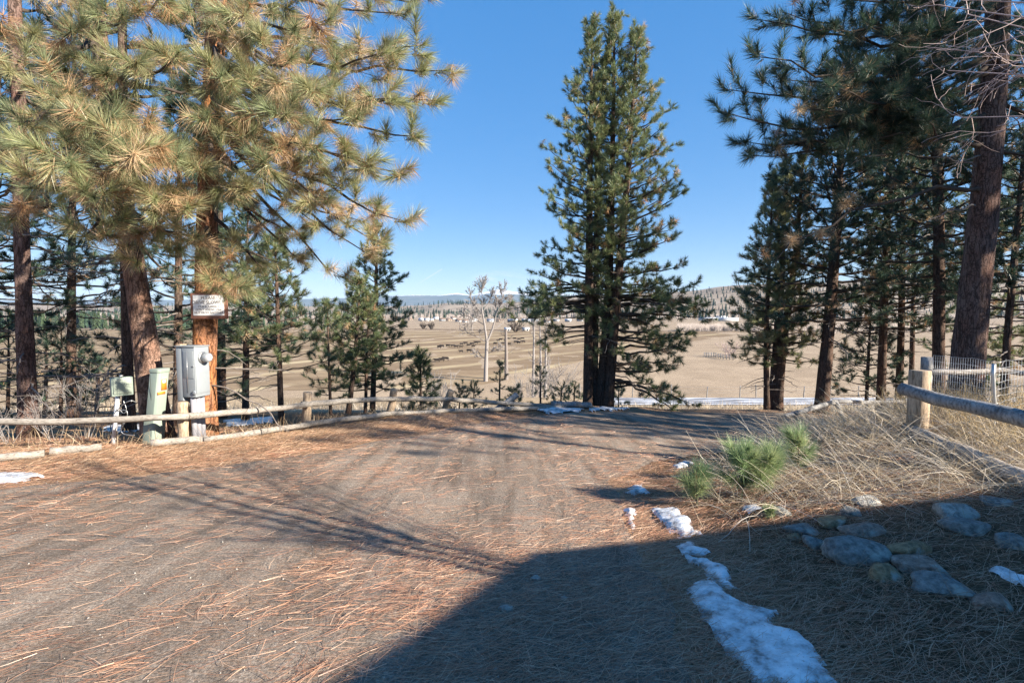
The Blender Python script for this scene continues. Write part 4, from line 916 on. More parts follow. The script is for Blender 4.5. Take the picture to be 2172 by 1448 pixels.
mb = MB(); lathe_x(mb, loc(.369, .01, zt - .19), [(0, .052), (.003, .052)]); mb.build('meter_face', M['white'], ring)
mb = MB(); mb.box(loc(.3745, .01, zt - .185), (.004, .055, .018), axes=ax); mb.build('meter_display', m_plain('red_print', (.5, .06, .05), .5), ring)
mb = MB(); q0 = loc(.2, -.162, zb + .075)
P = np.array([q0, q0 - ax[1] * .012, q0 - ax[1] * .016]); mb.tube(P, [.038, .036, .02], 16); mb.build('knockout', M['grey_paint'], root)
for y_ in (-.09, .0, .09):
    mb = MB(); mb.tube([loc(.10, y_, -.1), loc(.10, y_, zb)], [.045, .045], 14); mb.build('conduit', M['grey_pvc'], root, True)
pw = at(424, 930, 9.0) ; pw[2] = gz(pw[0], pw[1])
mb = MB(); mb.box(loc(-.24, .05, zt * .5), (.09, .14, zt + .06), axes=ax); mb.build('backing_post', M['wood_warm'], root, bevel=.006)

# green cable pedestal, leaning
base = at(325, 943, 8.6); base[2] = gz(base[0], base[1]); ax = frame(radians(-14)); topc = at(339, 781, 8.66)
root = thing('cable_pedestal', 'pale green cable pedestal with an orange warning sticker', 'utility box', base)
lean = (topc - base); Hh = lean[2]; lean = lean / Hh
def prism(mb, z0, z1, sx_, sy_, cut, lx=0, ly=0):
    pr = np.array([(-sx_ + cut, -sy_), (sx_ - cut, -sy_), (sx_, -sy_ + cut), (sx_, sy_ - cut), (sx_ - cut, sy_), (-sx_ + cut, sy_), (-sx_, sy_ - cut), (-sx_, -sy_ + cut)])
    V = np.array([base + lean * z + np.array([x + lx, y + ly, 0]) @ ax for z in (z0, z1) for x, y in pr]); n = 8
    mb.add(V, [[i, (i + 1) % n, n + (i + 1) % n, n + i] for i in range(n)])
    c0 = mb.n; mb.add(np.array([V[:8].mean(0), V[8:].mean(0)]), np.array([[0, (i + 1) % 8 - 8 - 8, i - 16] for i in range(8)]) * 0 + np.array([[0, (i + 1) % 8 - 16, i - 16] for i in range(8)]), np.array([[1, i - 8, (i + 1) % 8 - 8] for i in range(8)]))
mb = MB(); prism(mb, -.1, .46, .125, .125, .03); mb.build('base', M['green_paint'], root, bevel=.004)
mb = MB(); prism(mb, .30, Hh - .06, .112, .112, .035); mb.build('cover', M['green_paint'], root, bevel=.004)
mb = MB(); prism(mb, Hh - .07, Hh, .12, .12, .035); mb.build('cap', M['green_paint'], root, bevel=.012)
st_c = lambda z, w, y_=0: base + lean * z + np.array([.1155, y_, 0]) @ ax
mb = MB(); mb.box(st_c(Hh - .25, 0), (.004, .10, .22), axes=ax); stk = mb.build('warning_sticker', M['orange'], root)
mb = MB(); mb.box(st_c(Hh - .22, 0) + ax[0] * .003, (.003, .06, .05), axes=ax); mb.box(st_c(Hh - .15, 0) + ax[0] * .003, (.003, .08, .015), axes=ax); mb.build('sticker_symbol', M['white'], stk)
mb = MB(); mb.box(st_c(Hh - .41, 0, -.03), (.004, .14, .045), axes=ax); mb.build('orange_strip', M['orange'], root)
seam = base + lean * (Hh * .62) + np.array([0.0, -.1135, 0]) @ ax
mb = MB(); mb.box(seam, (.004, .004, Hh * .62), axes=ax); mb.build('seam', M['black'], root)

# small green box on a channel post
base = at(238, 940, 8.55); base[2] = gz(base[0], base[1]); top_ = at(253, 800, 8.55)
root = thing('terminal_box', 'small pale green terminal box on a white post with loose wires', 'utility box', base)
mb = MB(); mb.tube([base - Z3 * .1, top_ - Z3 * .05], [.036, .034], 6); mb.build('post', m_plain('post_white', (.62, .63, .65), .5), root)
ax = frame(radians(-40)); cc = at(258, 819, 8.5)
mb = MB(); mb.box(cc, (.10, .30, .31), axes=ax); mb.build('case', M['green_paint'], root, bevel=.012)
mb = MB(); mb.box(cc + ax[0] * .058 + Z3 * .012, (.028, .255, .255), axes=ax); mb.build('door', m_plain('door_green', (.28, .325, .27), .45, .4, var=.05), root, bevel=.01)
mb = MB(); mb.box(cc + Z3 * .17, (.03, .05, .04), axes=ax); mb.build('bracket', M['steel'], root)
def cable(pts, r, m, nm='wire'):
    P = np.array(pts); Pn = P.copy()
    for _ in range(3):
        Q = [Pn[0]]
        for a_, b_ in zip(Pn[:-1], Pn[1:]): Q += [a_ * .75 + b_ * .25, a_ * .25 + b_ * .75]
        Pn = np.array(Q + [Pn[-1]])
    mb = MB(); mb.tube(Pn, [r] * len(Pn), 6); return mb.build(nm, m, root, True)
Yw = 8.4
cable([at(240, 880, Yw), at(255, 862, Yw), at(275, 848, Yw - .1), at(288, 852, Yw)], .008, M['steel'])
cable([at(250, 872, Yw), at(268, 868, Yw), at(272, 880, Yw), at(258, 910, Yw)], .006, M['steel'])
cable([at(262, 850, Yw), at(270, 870, Yw), at(262, 878, Yw), at(254, 868, Yw)], .005, M['steel'])
cable([at(236, 885, Yw), at(234, 910, Yw), at(240, 925, Yw)], .007, M['black'])
cable([at(262, 895, Yw), at(254, 920, Yw), at(286, 923, Yw)], .006, M['steel'])

# sign on the tree
ys = 9.3 - .285; tl = at(404, 622, ys); br = at(484, 676, ys); cen = (tl + br) / 2; wS = br[0] - tl[0]; hS = tl[2] - br[2]
root = thing('road_sign', 'white driveway sign on a brown board nailed to the orange pine', 'sign', cen)
mb = MB(); mb.box(cen, (wS, .025, hS)); mb.build('board', M['sign_wood'], root, bevel=.004)
mb = MB(); fc = cen + np.array([-.005, -.016, .012]); mb.box(fc, (wS * .84, .006, hS * .80)); face_o = mb.build('face', M['white'], root, bevel=.002)
def text_part(body, pos, size, parent, m, name='lettering', shear=0.0):
    cu = bpy.data.curves.new(name, 'FONT'); cu.body = body; cu.size = size; cu.align_x = 'CENTER'; cu.align_y = 'CENTER'; cu.shear = shear; cu.extrude = .0008
    ob = bpy.data.objects.new(name, cu); COL.objects.link(ob)
    me = bpy.data.meshes.new_from_object(ob.evaluated_get(bpy.context.evaluated_depsgraph_get())); bpy.data.objects.remove(ob)
    me.materials.clear(); me.materials.append(m)
    o = bpy.data.objects.new(name, me); COL.objects.link(o); o.parent = parent; o.location = tuple(np.array(pos) - np.array(root.location)); o.rotation_euler = (pi / 2, 0, 0); return o
for body, dz, s_, sh_ in [('PLEASE', .36, .082, 0), ('DRIVE SLOWLY', .14, .082, 0), ('OUR SQUIRRELS', -.06, .05, .2), ("DON'T KNOW ONE", -.21, .05, .2), ('NUT FROM ANOTHER', -.36, .05, .2)]:
    text_part(body, fc + np.array([0, -.0045, dz * hS * .8]), s_ * hS / .44, face_o, M['ink'], 'lettering', sh_)

# ------------------------------------------------------------------ stones, snow, seedlings
def stone(label, p, sx_, sy_, sz_, col, group, name='rock', rz=None):
    nu, nv = 22, 13; a = np.linspace(0, 2 * pi, nu, endpoint=False); t = np.linspace(-pi / 2, pi / 2, nv)
    A, Tt = np.meshgrid(a, t); x = np.sign(np.cos(A)) * np.abs(np.cos(A)) ** .8 * np.cos(Tt) ** .8; y = np.sign(np.sin(A)) * np.abs(np.sin(A)) ** .8 * np.cos(Tt) ** .8; z = np.sin(Tt)
    s_ = U(0, 99); dv = 1 + .75 * fbm(x * 1.1 + s_, y * 1.1 + z * 1.4 + s_ * .37, 3, 5); V = np.stack([x * dv, y * dv, z * dv], -1).reshape(-1, 3)
    for _ in range(5):                           # worn flat faces
        nn = nrm(rng.normal(0, 1, 3) + Z3 * .25); t_ = np.maximum(V @ nn - U(.5, .78), 0); V = V - t_[:, None] * nn * .85
    V = V * np.array([sx_, sy_, sz_]) * 1.12
    r_ = U(-.5, .5) if rz is None else rz; c_, s2 = math.cos(r_), math.sin(r_); V = V @ np.array([[c_, s2, 0], [-s2, c_, 0], [0, 0, 1]])
    i = np.arange(nu * nv).reshape(nv, nu); q = np.stack([i[:-1], np.roll(i[:-1], -1, 1), np.roll(i[1:], -1, 1), i[1:]], -1).reshape(-1, 4)
    o = mesh(name, V, q, M['rock'], None, np.broadcast_to(np.array(col), (len(V), 3)), True); o.location = tuple(p); return tag(o, label, 'rock', group)
GR, TN, PK, WH = (.25, .25, .24), (.34, .24, .14), (.36, .26, .21), (.42, .40, .37)
for (u, v, w_, h_, c_, lab) in [(1818, 1165, 108, 50, GR, 'largest grey boulder on the shaded bank'), (1926, 1163, 78, 36, TN, 'brown oval rock right of the largest grey boulder'), (1874, 1210, 66, 36, TN, 'tan rounded rock below the largest grey boulder'),
    (1958, 1197, 98, 28, PK, 'long flat pinkish rock right of the tan rounded rock'), (1999, 1236, 104, 48, GR, 'broad grey rock lowest in the middle of the bank'), (2107, 1270, 66, 38, PK, 'pinkish rock near the lower right snow'), (1730, 1150, 56, 24, GR, 'small grey rock left of the largest boulder'),
    (1762, 1104, 62, 26, TN, 'half-buried tan rock in the grass above the boulders'), (2019, 1080, 88, 42, WH, 'pale lichen-spotted rock below the lower log rail'), (2047, 1113, 84, 30, GR, 'flat grey rock below the lichen-spotted rock'), (1657, 1083, 34, 22, GR, 'small rock beside the lower seedling'),
    (1701, 1120, 72, 16, GR, 'thin flat rock half sunk at the edge of the shade'), (1834, 1123, 74, 26, PK, 'pinkish rock between grass and the largest boulder'), (1834, 1062, 54, 22, WH, 'pale rock up in the matted grass'), (1685, 1135, 26, 12, TN, 'tiny tan rock at the edge of the shade'),
    (1800, 1085, 44, 20, GR, 'grey rock hidden under arched grass'), (2110, 1060, 50, 22, GR, 'grey rock just below the lower log rail'), (2150, 1150, 60, 30, GR, 'grey rock at the right edge of the bank')]:
    p = on_ground(u, v + h_ * .3, 1.6, 12); k_ = p[1] / PF
    stone(lab, p + Z3 * h_ * k_ * .14, w_ * k_ * .54, w_ * k_ * .38, h_ * k_ * .58, c_, 'rocks on the right bank')
for (u, v, w_, lab) in [(1072, 1300, 28, 'pale stone lying in the shaded gravel'), (1138, 1236, 22, 'small pale stone near the shadow edge'), (1196, 1276, 14, 'tiny pale stone right of the other road stones'), (1050, 1428, 12, 'tiny stone at the bottom edge of the gravel')]:
    p = on_ground(u, v, 1.5, 8); k_ = p[1] / PF; stone(lab, p + Z3 * (.02 + w_ * k_ * .1), w_ * k_ * .5, w_ * k_ * .4, w_ * k_ * .3, WH, 'loose stones on the driveway', 'stone')
def snow(label, pts, step=.016, lift=.026, rag=.11, edge=.045, dome=.010, ns=7):
    poly = [on_ground(u, v, 1.4, 60)[:2] for u, v in pts]
    o = sheet('snow_patch', poly, step, lift, M['snow'], rag, edge, sink=.0, noise_s=ns, dome=dome)
    V = np.array([v.co for v in o.data.vertices]); c = V.mean(0); o.data.transform(__import__('mathutils').Matrix.Translation(-Vector(c))); o.location = tuple(c)
    return tag(o, label, 'snow', 'old snow patches')
snow('longest icy snow strip in the ditch running off the bottom edge', [(1474, 1240), (1506, 1238), (1562, 1278), (1642, 1304), (1690, 1352), (1740, 1405), (1790, 1462), (1600, 1462), (1552, 1400), (1500, 1330), (1472, 1288)])
snow('small icy snow piece just above the longest ditch strip', [(1452, 1186), (1510, 1184), (1545, 1213), (1556, 1252), (1522, 1236), (1490, 1208)])
snow('ditch snow piece right where the house shadow begins', [(1436, 1150), (1470, 1148), (1510, 1176), (1470, 1180), (1440, 1172)])
snow('sunlit and shaded snow strip in the middle of the ditch', [(1388, 1080), (1430, 1078), (1480, 1128), (1468, 1146), (1440, 1144), (1410, 1118)])
snow('topmost small snow piece in the ditch', [(1330, 1032), (1366, 1026), (1372, 1044), (1345, 1052), (1328, 1048)])
snow('thin slush on the road edge beside the ditch', [(1326, 1078), (1346, 1080), (1344, 1130), (1330, 1120)], rag=.08, lift=.026, dome=.004)
snow('small snow piece beside the road under the seedlings', [(1420, 990), (1452, 980), (1470, 984), (1440, 996)])
snow('snow scrap between seedlings and boulders', [(1565, 1076), (1606, 1072), (1612, 1086), (1574, 1092)])
snow('snow patch on the bank near the right edge', [(2076, 1200), (2130, 1204), (2190, 1232), (2186, 1246), (2110, 1222)])
snow('thin snow patch at the left edge of the drive', [(-60, 1008), (60, 1004), (100, 1012), (40, 1024), (-60, 1028)], rag=.1, step=.03)
snow('snow crust along the duff heap at the road edge', [(1140, 872), (1190, 867), (1245, 869), (1235, 876), (1160, 879)], step=.05, rag=.2, lift=.05, ns=3)
snow('snow crust at the foot of the centre pine clump', [(1246, 868), (1330, 866), (1326, 872), (1250, 874)], step=.05, rag=.2, lift=.05, ns=3)
snow('shaded snow behind the rail fence near the young pine', [(470, 892), (575, 884), (580, 896), (480, 906)], step=.05, rag=.2, ns=3)
snow('shaded snow seen under the rail left of the sign pine', [(225, 905), (300, 902), (310, 915), (230, 920)], step=.05, rag=.2, ns=3)

def seedling(label, u, v, h, n, ln=.16):
    p = on_ground(u, v, 2, 12); root = thing('pine_seedling', label, 'pine seedling', p, 'green pine seedlings on the bank'); T = Tree()
    P = np.array([p - Z3 * .04, p + (0, 0, h * .5), p + (U(-.04, .04), 0, h)]); T.limbs.append((rs(P, 9), np.linspace(.009, .005, 9)))
    T.tuft(p + Z3 * h, Z3, False, ln)
    for i in range(n):
        a = i * 2.4 + U(-.3, .3); f = U(.25, .9); q = p + Z3 * h * f; d = nrm([math.cos(a), math.sin(a), U(.5, 1.1)]); l = h * U(.28, .5) * (1.15 - f * .5)
        T.twigs.append((bez(q, q + d * l * .6, q + d * l + Z3 * .03, 4), np.array([.006, .005, .005, .004]), False)); T.tuft(q + d * l, nrm(d + Z3 * .4), False, ln)
        if U() < .6: T.tuft(q + d * l * .55, nrm(d + rng.normal(0, .4, 3) + Z3 * .3), False, ln * .9)
    finish_tree(root, T, 5, 'fresh', K=150, w=.004, brown_old=.12)
seedling('fullest green pine seedling in the middle of the bank', 1575, 1058, .48, 14, .19)
seedling('green pine seedling just right of the fullest one', 1622, 1050, .40, 9, .19)
seedling('green pine seedling higher up the bank on the right', 1692, 1004, .42, 8, .18)
seedling('lone green pine seedling nearest the ditch', 1478, 1072, .34, 7, .18)
seedling('lowest tiny green seedling by the small rocks', 1632, 1100, .07, 2, .08)
seedling('tiny green seedling behind the fullest one', 1648, 985, .16, 4, .12)

# ------------------------------------------------------------------ ground litter and grass
def ribbons(P, W, col):
    """P (n,m,3) paths, W width -> tapering flat ribbons"""
    n, m, _ = P.shape; Tn = nrm(np.gradient(P, axis=1)); sd = nrm(np.cross(Tn, rng.normal(0, 1, (n, 1, 3)) * .6 + Z3)) * (np.asarray(W).reshape(-1, 1, 1) * .5) * np.linspace(1, .35, m)[None, :, None]
    V = np.stack([P - sd, P + sd], 2).reshape(n, m * 2, 3); b0 = (np.arange(n) * m * 2)[:, None, None]
    k = np.arange(m - 1) * 2; q = np.stack([k, k + 1, k + 3, k + 2], -1)[None] + b0
    return V.reshape(-1, 3), q.reshape(-1, 4), np.repeat(col, m * 2, 0)
n = 112000
ang = U(-.86, .80, n); r = np.exp(U(math.log(1.7), math.log(13), n)); X = r * np.sin(ang); Y = r * np.cos(ang)
onD = poly_in(X, Y, DRIVE); dd = poly_dist(X, Y, DRIVE)
dn = .45 + 2.0 * fbm(X * .8, Y * .8, 3, 40) + 1.8 * fbm(X * 3.1, Y * 3.1, 2, 44)
dn = np.where(onD, .02 + .42 * dn + .4 * np.exp(-dd / .6), .75 + .3 * dn) * np.where((X > 1.6) & (Y < 12), .7, 1)
dn = dn + .35 * np.exp(-((X - .3) ** 2 / 1.2 + (Y - 3.6) ** 2 / 1.5))
kp = U(0, 1, n) < np.clip(dn, .06, 1); X, Y = X[kp], Y[kp]; onD = onD[kp]; n = len(X)
Zg = ground(X, Y) + np.where(onD, .024, .004)
hd = np.where(U(0, 1, n) < .62, .42 + rng.normal(0, .42, n), U(0, pi, n)) + np.where(U(0, 1, n) < .5, pi, 0)
L = U(.10, .20, n); cur = rng.normal(0, .35, n); ts = np.linspace(0, 1, 3)
aa = hd[:, None] + cur[:, None] * ts; dx = np.cos(aa) * L[:, None] / 2; dy = np.sin(aa) * L[:, None] / 2
px_ = X[:, None] + np.c_[np.zeros(n), np.cumsum(dx[:, :2], 1)]; py_ = Y[:, None] + np.c_[np.zeros(n), np.cumsum(dy[:, :2], 1)]
lift = U(.002, .018, n)[:, None] + np.abs(rng.normal(0, .012, n))[:, None] * ts * 1.2
tilt = np.stack([ground(px_[:, 0], py_[:, 0]), ground(px_[:, 2], py_[:, 2])], 1); zz = tilt[:, :1] * (1 - ts) + tilt[:, 1:] * ts + np.where(onD, .024, .004)[:, None] + lift
dist = np.hypot(X, Y); lc = np.array([(.50, .285, .18), (.42, .21, .125), (.58, .385, .265), (.32, .15, .09)])[rng.integers(0, 4, n)] * U(.75, 1.25, (n, 1))
V, q, c = ribbons(np.stack([px_, py_, zz], -1), np.maximum(.0024, .00052 * dist), lc)
tag(mesh('pine_needle_litter', V, q, M['litter'], None, c), 'reddish fallen pine needles scattered over the gravel driveway', 'pine needles', kind='stuff')

def grass(name, label, X, Y, Lr, lean, curl, hd, width, cols, ts_n=6, z_off=0.0):
    n = len(X); L = U(Lr[0], Lr[1], n); ts = np.linspace(0, 1, ts_n); le = U(lean[0], lean[1], n); cu = U(curl[0], curl[1], n)
    el = np.radians(90) - (le[:, None] + cu[:, None] * ts)                     # elevation along the blade
    hh = hd[:, None] + rng.normal(0, .3, n)[:, None] * ts; st = L[:, None] / (ts_n - 1)
    dx = np.cos(el) * np.cos(hh) * st; dy = np.cos(el) * np.sin(hh) * st; dz = np.sin(el) * st
    z0 = ground(X, Y) + z_off
    P = np.stack([X[:, None] + np.cumsum(dx, 1) - dx, Y[:, None] + np.cumsum(dy, 1) - dy, z0[:, None] + np.cumsum(dz, 1) - dz - .01], -1)
    g = ground(P[..., 0].ravel(), P[..., 1].ravel()).reshape(P.shape[:2]); P[..., 2] = np.maximum(P[..., 2], g + .006 + U(0, .05, (n, 1)) * (ts > .1))
    d = np.hypot(X, Y); c = np.array(cols)[rng.integers(0, len(cols), n)] * U(.7, 1.25, (n, 1))
    V, q, c = ribbons(P, np.maximum(width, .00062 * d) * U(.7, 1.3, n), c)
    o = mesh(name, V, q, M['grass'], None, c); return tag(o, label, 'grass', kind='stuff')
STRAW = [(.58, .48, .33), (.48, .39, .26), (.64, .56, .43), (.40, .31, .21), (.58, .52, .46)]
def pts_in(n, x0, x1, y0, y1, f):
    X = U(x0, x1, n); Y = U(y0, y1, n); k = U(0, 1, n) < f(X, Y); return X[k], Y[k]
bankx = lambda Y: 1.55 + .78 * np.clip(Y - 5.3, 0, 9)
X, Y = pts_in(26000, 1.4, 7, 4.0, 9.4, lambda X, Y: smooth(0, .7, X - bankx(Y)) * (1 - smooth(8.4, 9.3, Y - .2 * (X - 4))) * np.clip(.55 + 1.6 * fbm(X * 1.2, Y * 1.2, 3, 61), .05, 1) * smooth(4.1, 4.9, Y + .25 * (X - 2)))
grass('matted_grass', 'matted tangle of dry grass over the right bank', X, Y, (.22, .75), (.5, 1.45), (.1, 1.1), U(0, 2 * pi, len(X)) * .6 + 2.2, .0035, STRAW)
X, Y = pts_in(1100, 1.6, 6.2, 4.2, 8.6, lambda X, Y: smooth(0, .6, X - bankx(Y)) * np.clip(.3 + 2.2 * fbm(X * .9, Y * .9, 2, 99), .02, 1))
grass('weed_stems', 'long pale dead weed stems lying across the right bank', X, Y, (.4, .95), (.4, 1.35), (.2, 1.5), U(0, 2 * pi, len(X)) * .6 + 2.2, .0055, [(.66, .58, .46), (.6, .52, .44), (.7, .64, .56)], 8)
X, Y = pts_in(4200, 4.0, 7.5, 6.4, 9.0, lambda X, Y: np.exp(-((Y - 7.3 - .18 * (X - 4)) / .55) ** 2) * np.clip(.5 + 1.5 * fbm(X * 1.5, Y * 1.5, 2, 66), 0.05, 1))
grass('tall_grass', 'taller arching dry stems along the crest of the bank', X, Y, (.2, .52), (.05, .8), (.2, 1.2), U(0, 2 * pi, len(X)), .0035, STRAW)
X, Y = pts_in(9000, 4.9, 9.5, 4.6, 8.6, lambda X, Y: smooth(0, .3, X - (4.65 + .28 * (Y - 4.6)) - .15) * np.clip(.5 + 1.6 * fbm(X * 1.4, Y * 1.4, 2, 71), .05, 1))
grass('straw_grass', 'golden dry grass standing inside the wire fence', X, Y, (.2, .62), (.02, .7), (.1, 1.0), U(0, 2 * pi, len(X)), .0035, [(.56, .42, .22), (.50, .36, .18), (.60, .48, .28)])
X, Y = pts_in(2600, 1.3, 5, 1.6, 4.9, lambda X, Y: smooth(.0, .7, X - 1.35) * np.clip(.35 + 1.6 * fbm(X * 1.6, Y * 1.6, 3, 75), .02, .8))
grass('shaded_grass', 'thin dry grass between the shaded rocks of the bank', X, Y, (.15, .5), (.5, 1.4), (.1, .8), U(0, 2 * pi, len(X)), .003, [(.34, .26, .17), (.27, .19, .125), (.40, .31, .21)])  # straw colours darkened to deepen the house shadow here
fl = np.array([f[:2] for f in fx]); 
def along(n, off, jit):
    k = U(0, 1, n) * (len(fl) - 1); i = np.minimum(k.astype(int), len(fl) - 2); f = (k - i)[:, None]; p = fl[i] * (1 - f) + fl[i + 1] * f; return p[:, 0] + rng.normal(0, jit, n), p[:, 1] + off + rng.normal(0, jit, n)
X, Y = along(1500, .35, .35)
grass('fence_grass', 'sparse dry grass along the foot of the left rail fence', X, Y, (.12, .42), (.0, 1.0), (.1, .9), U(0, 2 * pi, len(X)), .003, [(.46, .33, .20), (.40, .27, .15), (.52, .42, .29)])
X, Y = along(16000, -1.0, .7)
grass('duff_grass', 'flattened brown needles and grass before the left rail fence', X, Y, (.10, .22), (1.2, 1.5), (.0, .3), U(-.5, 1.4, len(X)), .003, [(.46, .31, .20), (.38, .235, .14), (.54, .39, .26)], 3)
X, Y = pts_in(9000, -30, 30, 20, 47, lambda X, Y: np.clip(.4 + 1.5 * fbm(X / 3, Y / 3, 3, 81), .05, 1))
grass('slope_grass', 'pale dry bunch grass on the slope below the road', X, Y, (.25, .7), (.0, .8), (.1, .8), U(0, 2 * pi, len(X)), .01, STRAW, 4)
# pebbles
n = 1500; X = U(-6, 1.4, n); Y = np.exp(U(math.log(1.6), math.log(9), n)); k = poly_in(X, Y, DRIVE); X, Y = X[k], Y[k]; n = len(X); s_ = U(.002, .007, n) * (1 + .1 * Y)
oc = np.array([(1, 0, 0), (0, 1, 0), (-1, 0, 0), (0, -1, 0), (0, 0, .8), (0, 0, -.8)], float); of = np.array([(0, 1, 4), (1, 2, 4), (2, 3, 4), (3, 0, 4), (1, 0, 5), (2, 1, 5), (3, 2, 5), (0, 3, 5)])
V = np.stack([X, Y, ground(X, Y) + .024], -1)[:, None] + oc[None] * s_[:, None, None] * U(.6, 1.3, (n, 6, 1)); c = np.repeat(np.array([(.34, .32, .29), (.25, .23, .21), (.15, .135, .12)])[rng.integers(0, 3, n)], 6, 0)
tag(mesh('gravel', V.reshape(-1, 3), (of[None] + (np.arange(n) * 6)[:, None, None]).reshape(-1, 3), m_vcol('gravel_stone'), None, c), 'small grey gravel stones on the driveway', 'gravel', kind='stuff')

# ------------------------------------------------------------------ far valley: woods, town, cattle
def woods(name, label, X, Y, Zb, H, col, m, slim=.2, mt=34):
    """far conifers as many small boughs round a stem"""
    n = len(X); h = np.sort(U(.05, 1, (n, mt)) ** .85, 1); a = U(0, 2 * pi, (n, mt)); r = (1.04 - h) * slim * H[:, None] * U(.55, 1.25, (n, mt)) + .012 * H[:, None]
    ca, sa = np.cos(a), np.sin(a); hw = (.07 + .10 * (1 - h)) * H[:, None]; cx = X[:, None]; cy = Y[:, None]; z = Zb[:, None] + h * H[:, None]
    A_ = np.stack([cx - sa * hw * .9, cy + ca * hw * .9, z + hw * .9], -1); B_ = np.stack([cx + sa * hw * .9, cy - ca * hw * .9, z + hw * .9], -1)
    C_ = np.stack([cx + ca * r, cy + sa * r, z - hw * .8], -1)
    V = np.stack([A_, B_, C_], 2).reshape(-1, 3)
    c = np.repeat(np.array(col)[rng.integers(0, len(col), n)] * U(.75, 1.25, (n, 1)), mt, 0) * U(.7, 1.3, (n * mt, 1)); c = np.repeat(c, 3, 0)
    return tag(mesh(name, V, np.arange(len(V)).reshape(-1, 3), m, None, c), label, 'woods', kind='stuff')
WM = m_vcol('far_foliage', .95)
DKG = [(.035, .06, .045), (.05, .075, .05), (.03, .05, .04)]
n = 6500; u_ = U(-300, 2500, n); Y = U(1450, 2750, n); X = (u_ - PW / 2) / PF * Y
k = U(0, 1, n) < smooth(.54, .66, .5 + fbm(X / 230, Y / 300, 4, 90)) + .03 + .55 * smooth(1420, 1480, u_) * smooth(1900, 1750, Y) ; X, Y = X[k], Y[k]
woods('hill_wood', 'scattered dark conifers on the brown hills across the valley', X, Y, hillz(X, Y) - 1, U(11, 22, len(X)), DKG, WM, .23, 26)
n = 1500; u_ = U(-400, 2500, n); Y = U(1130, 1420, n); X = (u_ - PW / 2) / PF * Y
k = U(0, 1, n) < np.clip(.42 + 2.2 * fbm(X / 160, Y / 160, 3, 95), .02, .95); X, Y = X[k], Y[k]
woods('town_conifers', 'band of dark conifers behind the town across the valley', X, Y, np.full(len(X), -18.), U(13, 23, len(X)), DKG, WM, .2, 30)
n = 260; u_ = np.r_[U(-300, 700, 130), U(-300, 560, 130)]; Y = np.r_[U(560, 700, 130), U(500, 620, 130)]; X = (u_ - PW / 2) / PF * Y
woods('left_conifers', 'dark conifer belt beyond the field on the left', X, Y, np.full(n, -18.), U(10, 19, n), [(.05, .08, .045), (.065, .095, .05), (.04, .07, .045)], WM, .27, 90)
def bare_wood(name, label, X, Y, Zb, H, col, wd):
    n = len(X); m_ = 18
    bx_ = X[:, None] + rng.normal(0, 1, (n, m_)) * H[:, None] * .10; by = Y[:, None] + rng.normal(0, 1, (n, m_)) * H[:, None] * .1; tx = bx_ + rng.normal(0, 1, (n, m_)) * H[:, None] * .16
    z0 = np.broadcast_to(Zb[:, None] + H[:, None] * .0, (n, m_)) + U(0, .5, (n, m_)) * H[:, None] * (np.arange(m_) > 3); z1 = Zb[:, None] + H[:, None] * U(.5, 1.0, (n, m_))
    w2 = wd * H[:, None]; V = np.stack([np.stack([bx_ - w2, by, z0], -1), np.stack([bx_ + w2, by + w2, z0], -1), np.stack([tx, by + rng.normal(0, 1, (n, m_)) * H[:, None] * .1, z1], -1)], 2).reshape(-1, 3)
    c = np.repeat(np.array(col)[rng.integers(0, len(col), n * m_)] * U(.75, 1.25, (n * m_, 1)), 3, 0)
    return tag(mesh(name, V, np.arange(len(V)).reshape(-1, 3), WM, None, c), label, 'woods', kind='stuff')
GB = [(.33, .29, .27), (.40, .35, .32), (.27, .23, .21)]
n = 1100; u_ = U(-300, 2500, n); Y = U(1150, 1400, n); X = (u_ - PW / 2) / PF * Y
bare_wood('cottonwood_belt', 'grey belt of leafless cottonwoods around the town', X, Y, np.full(n, -18.), U(9, 17, n), GB, .03)
n = 520; u_ = U(1440, 1640, n); Y = U(470, 520, n); X = (u_ - PW / 2) / PF * Y
bare_wood('poplar_rows', 'dense rows of thin leafless poplars beyond the pale field', X, Y, np.full(n, -18.), U(6, 9, n), GB, .018)
n = 420; u_ = U(1700, 2500, n); Y = U(430, 560, n); X = (u_ - PW / 2) / PF * Y
bare_wood('river_brush', 'pale leafless brush beyond the trees on the right', X, Y, np.full(n, -18.), U(5, 10, n), GB, .022)
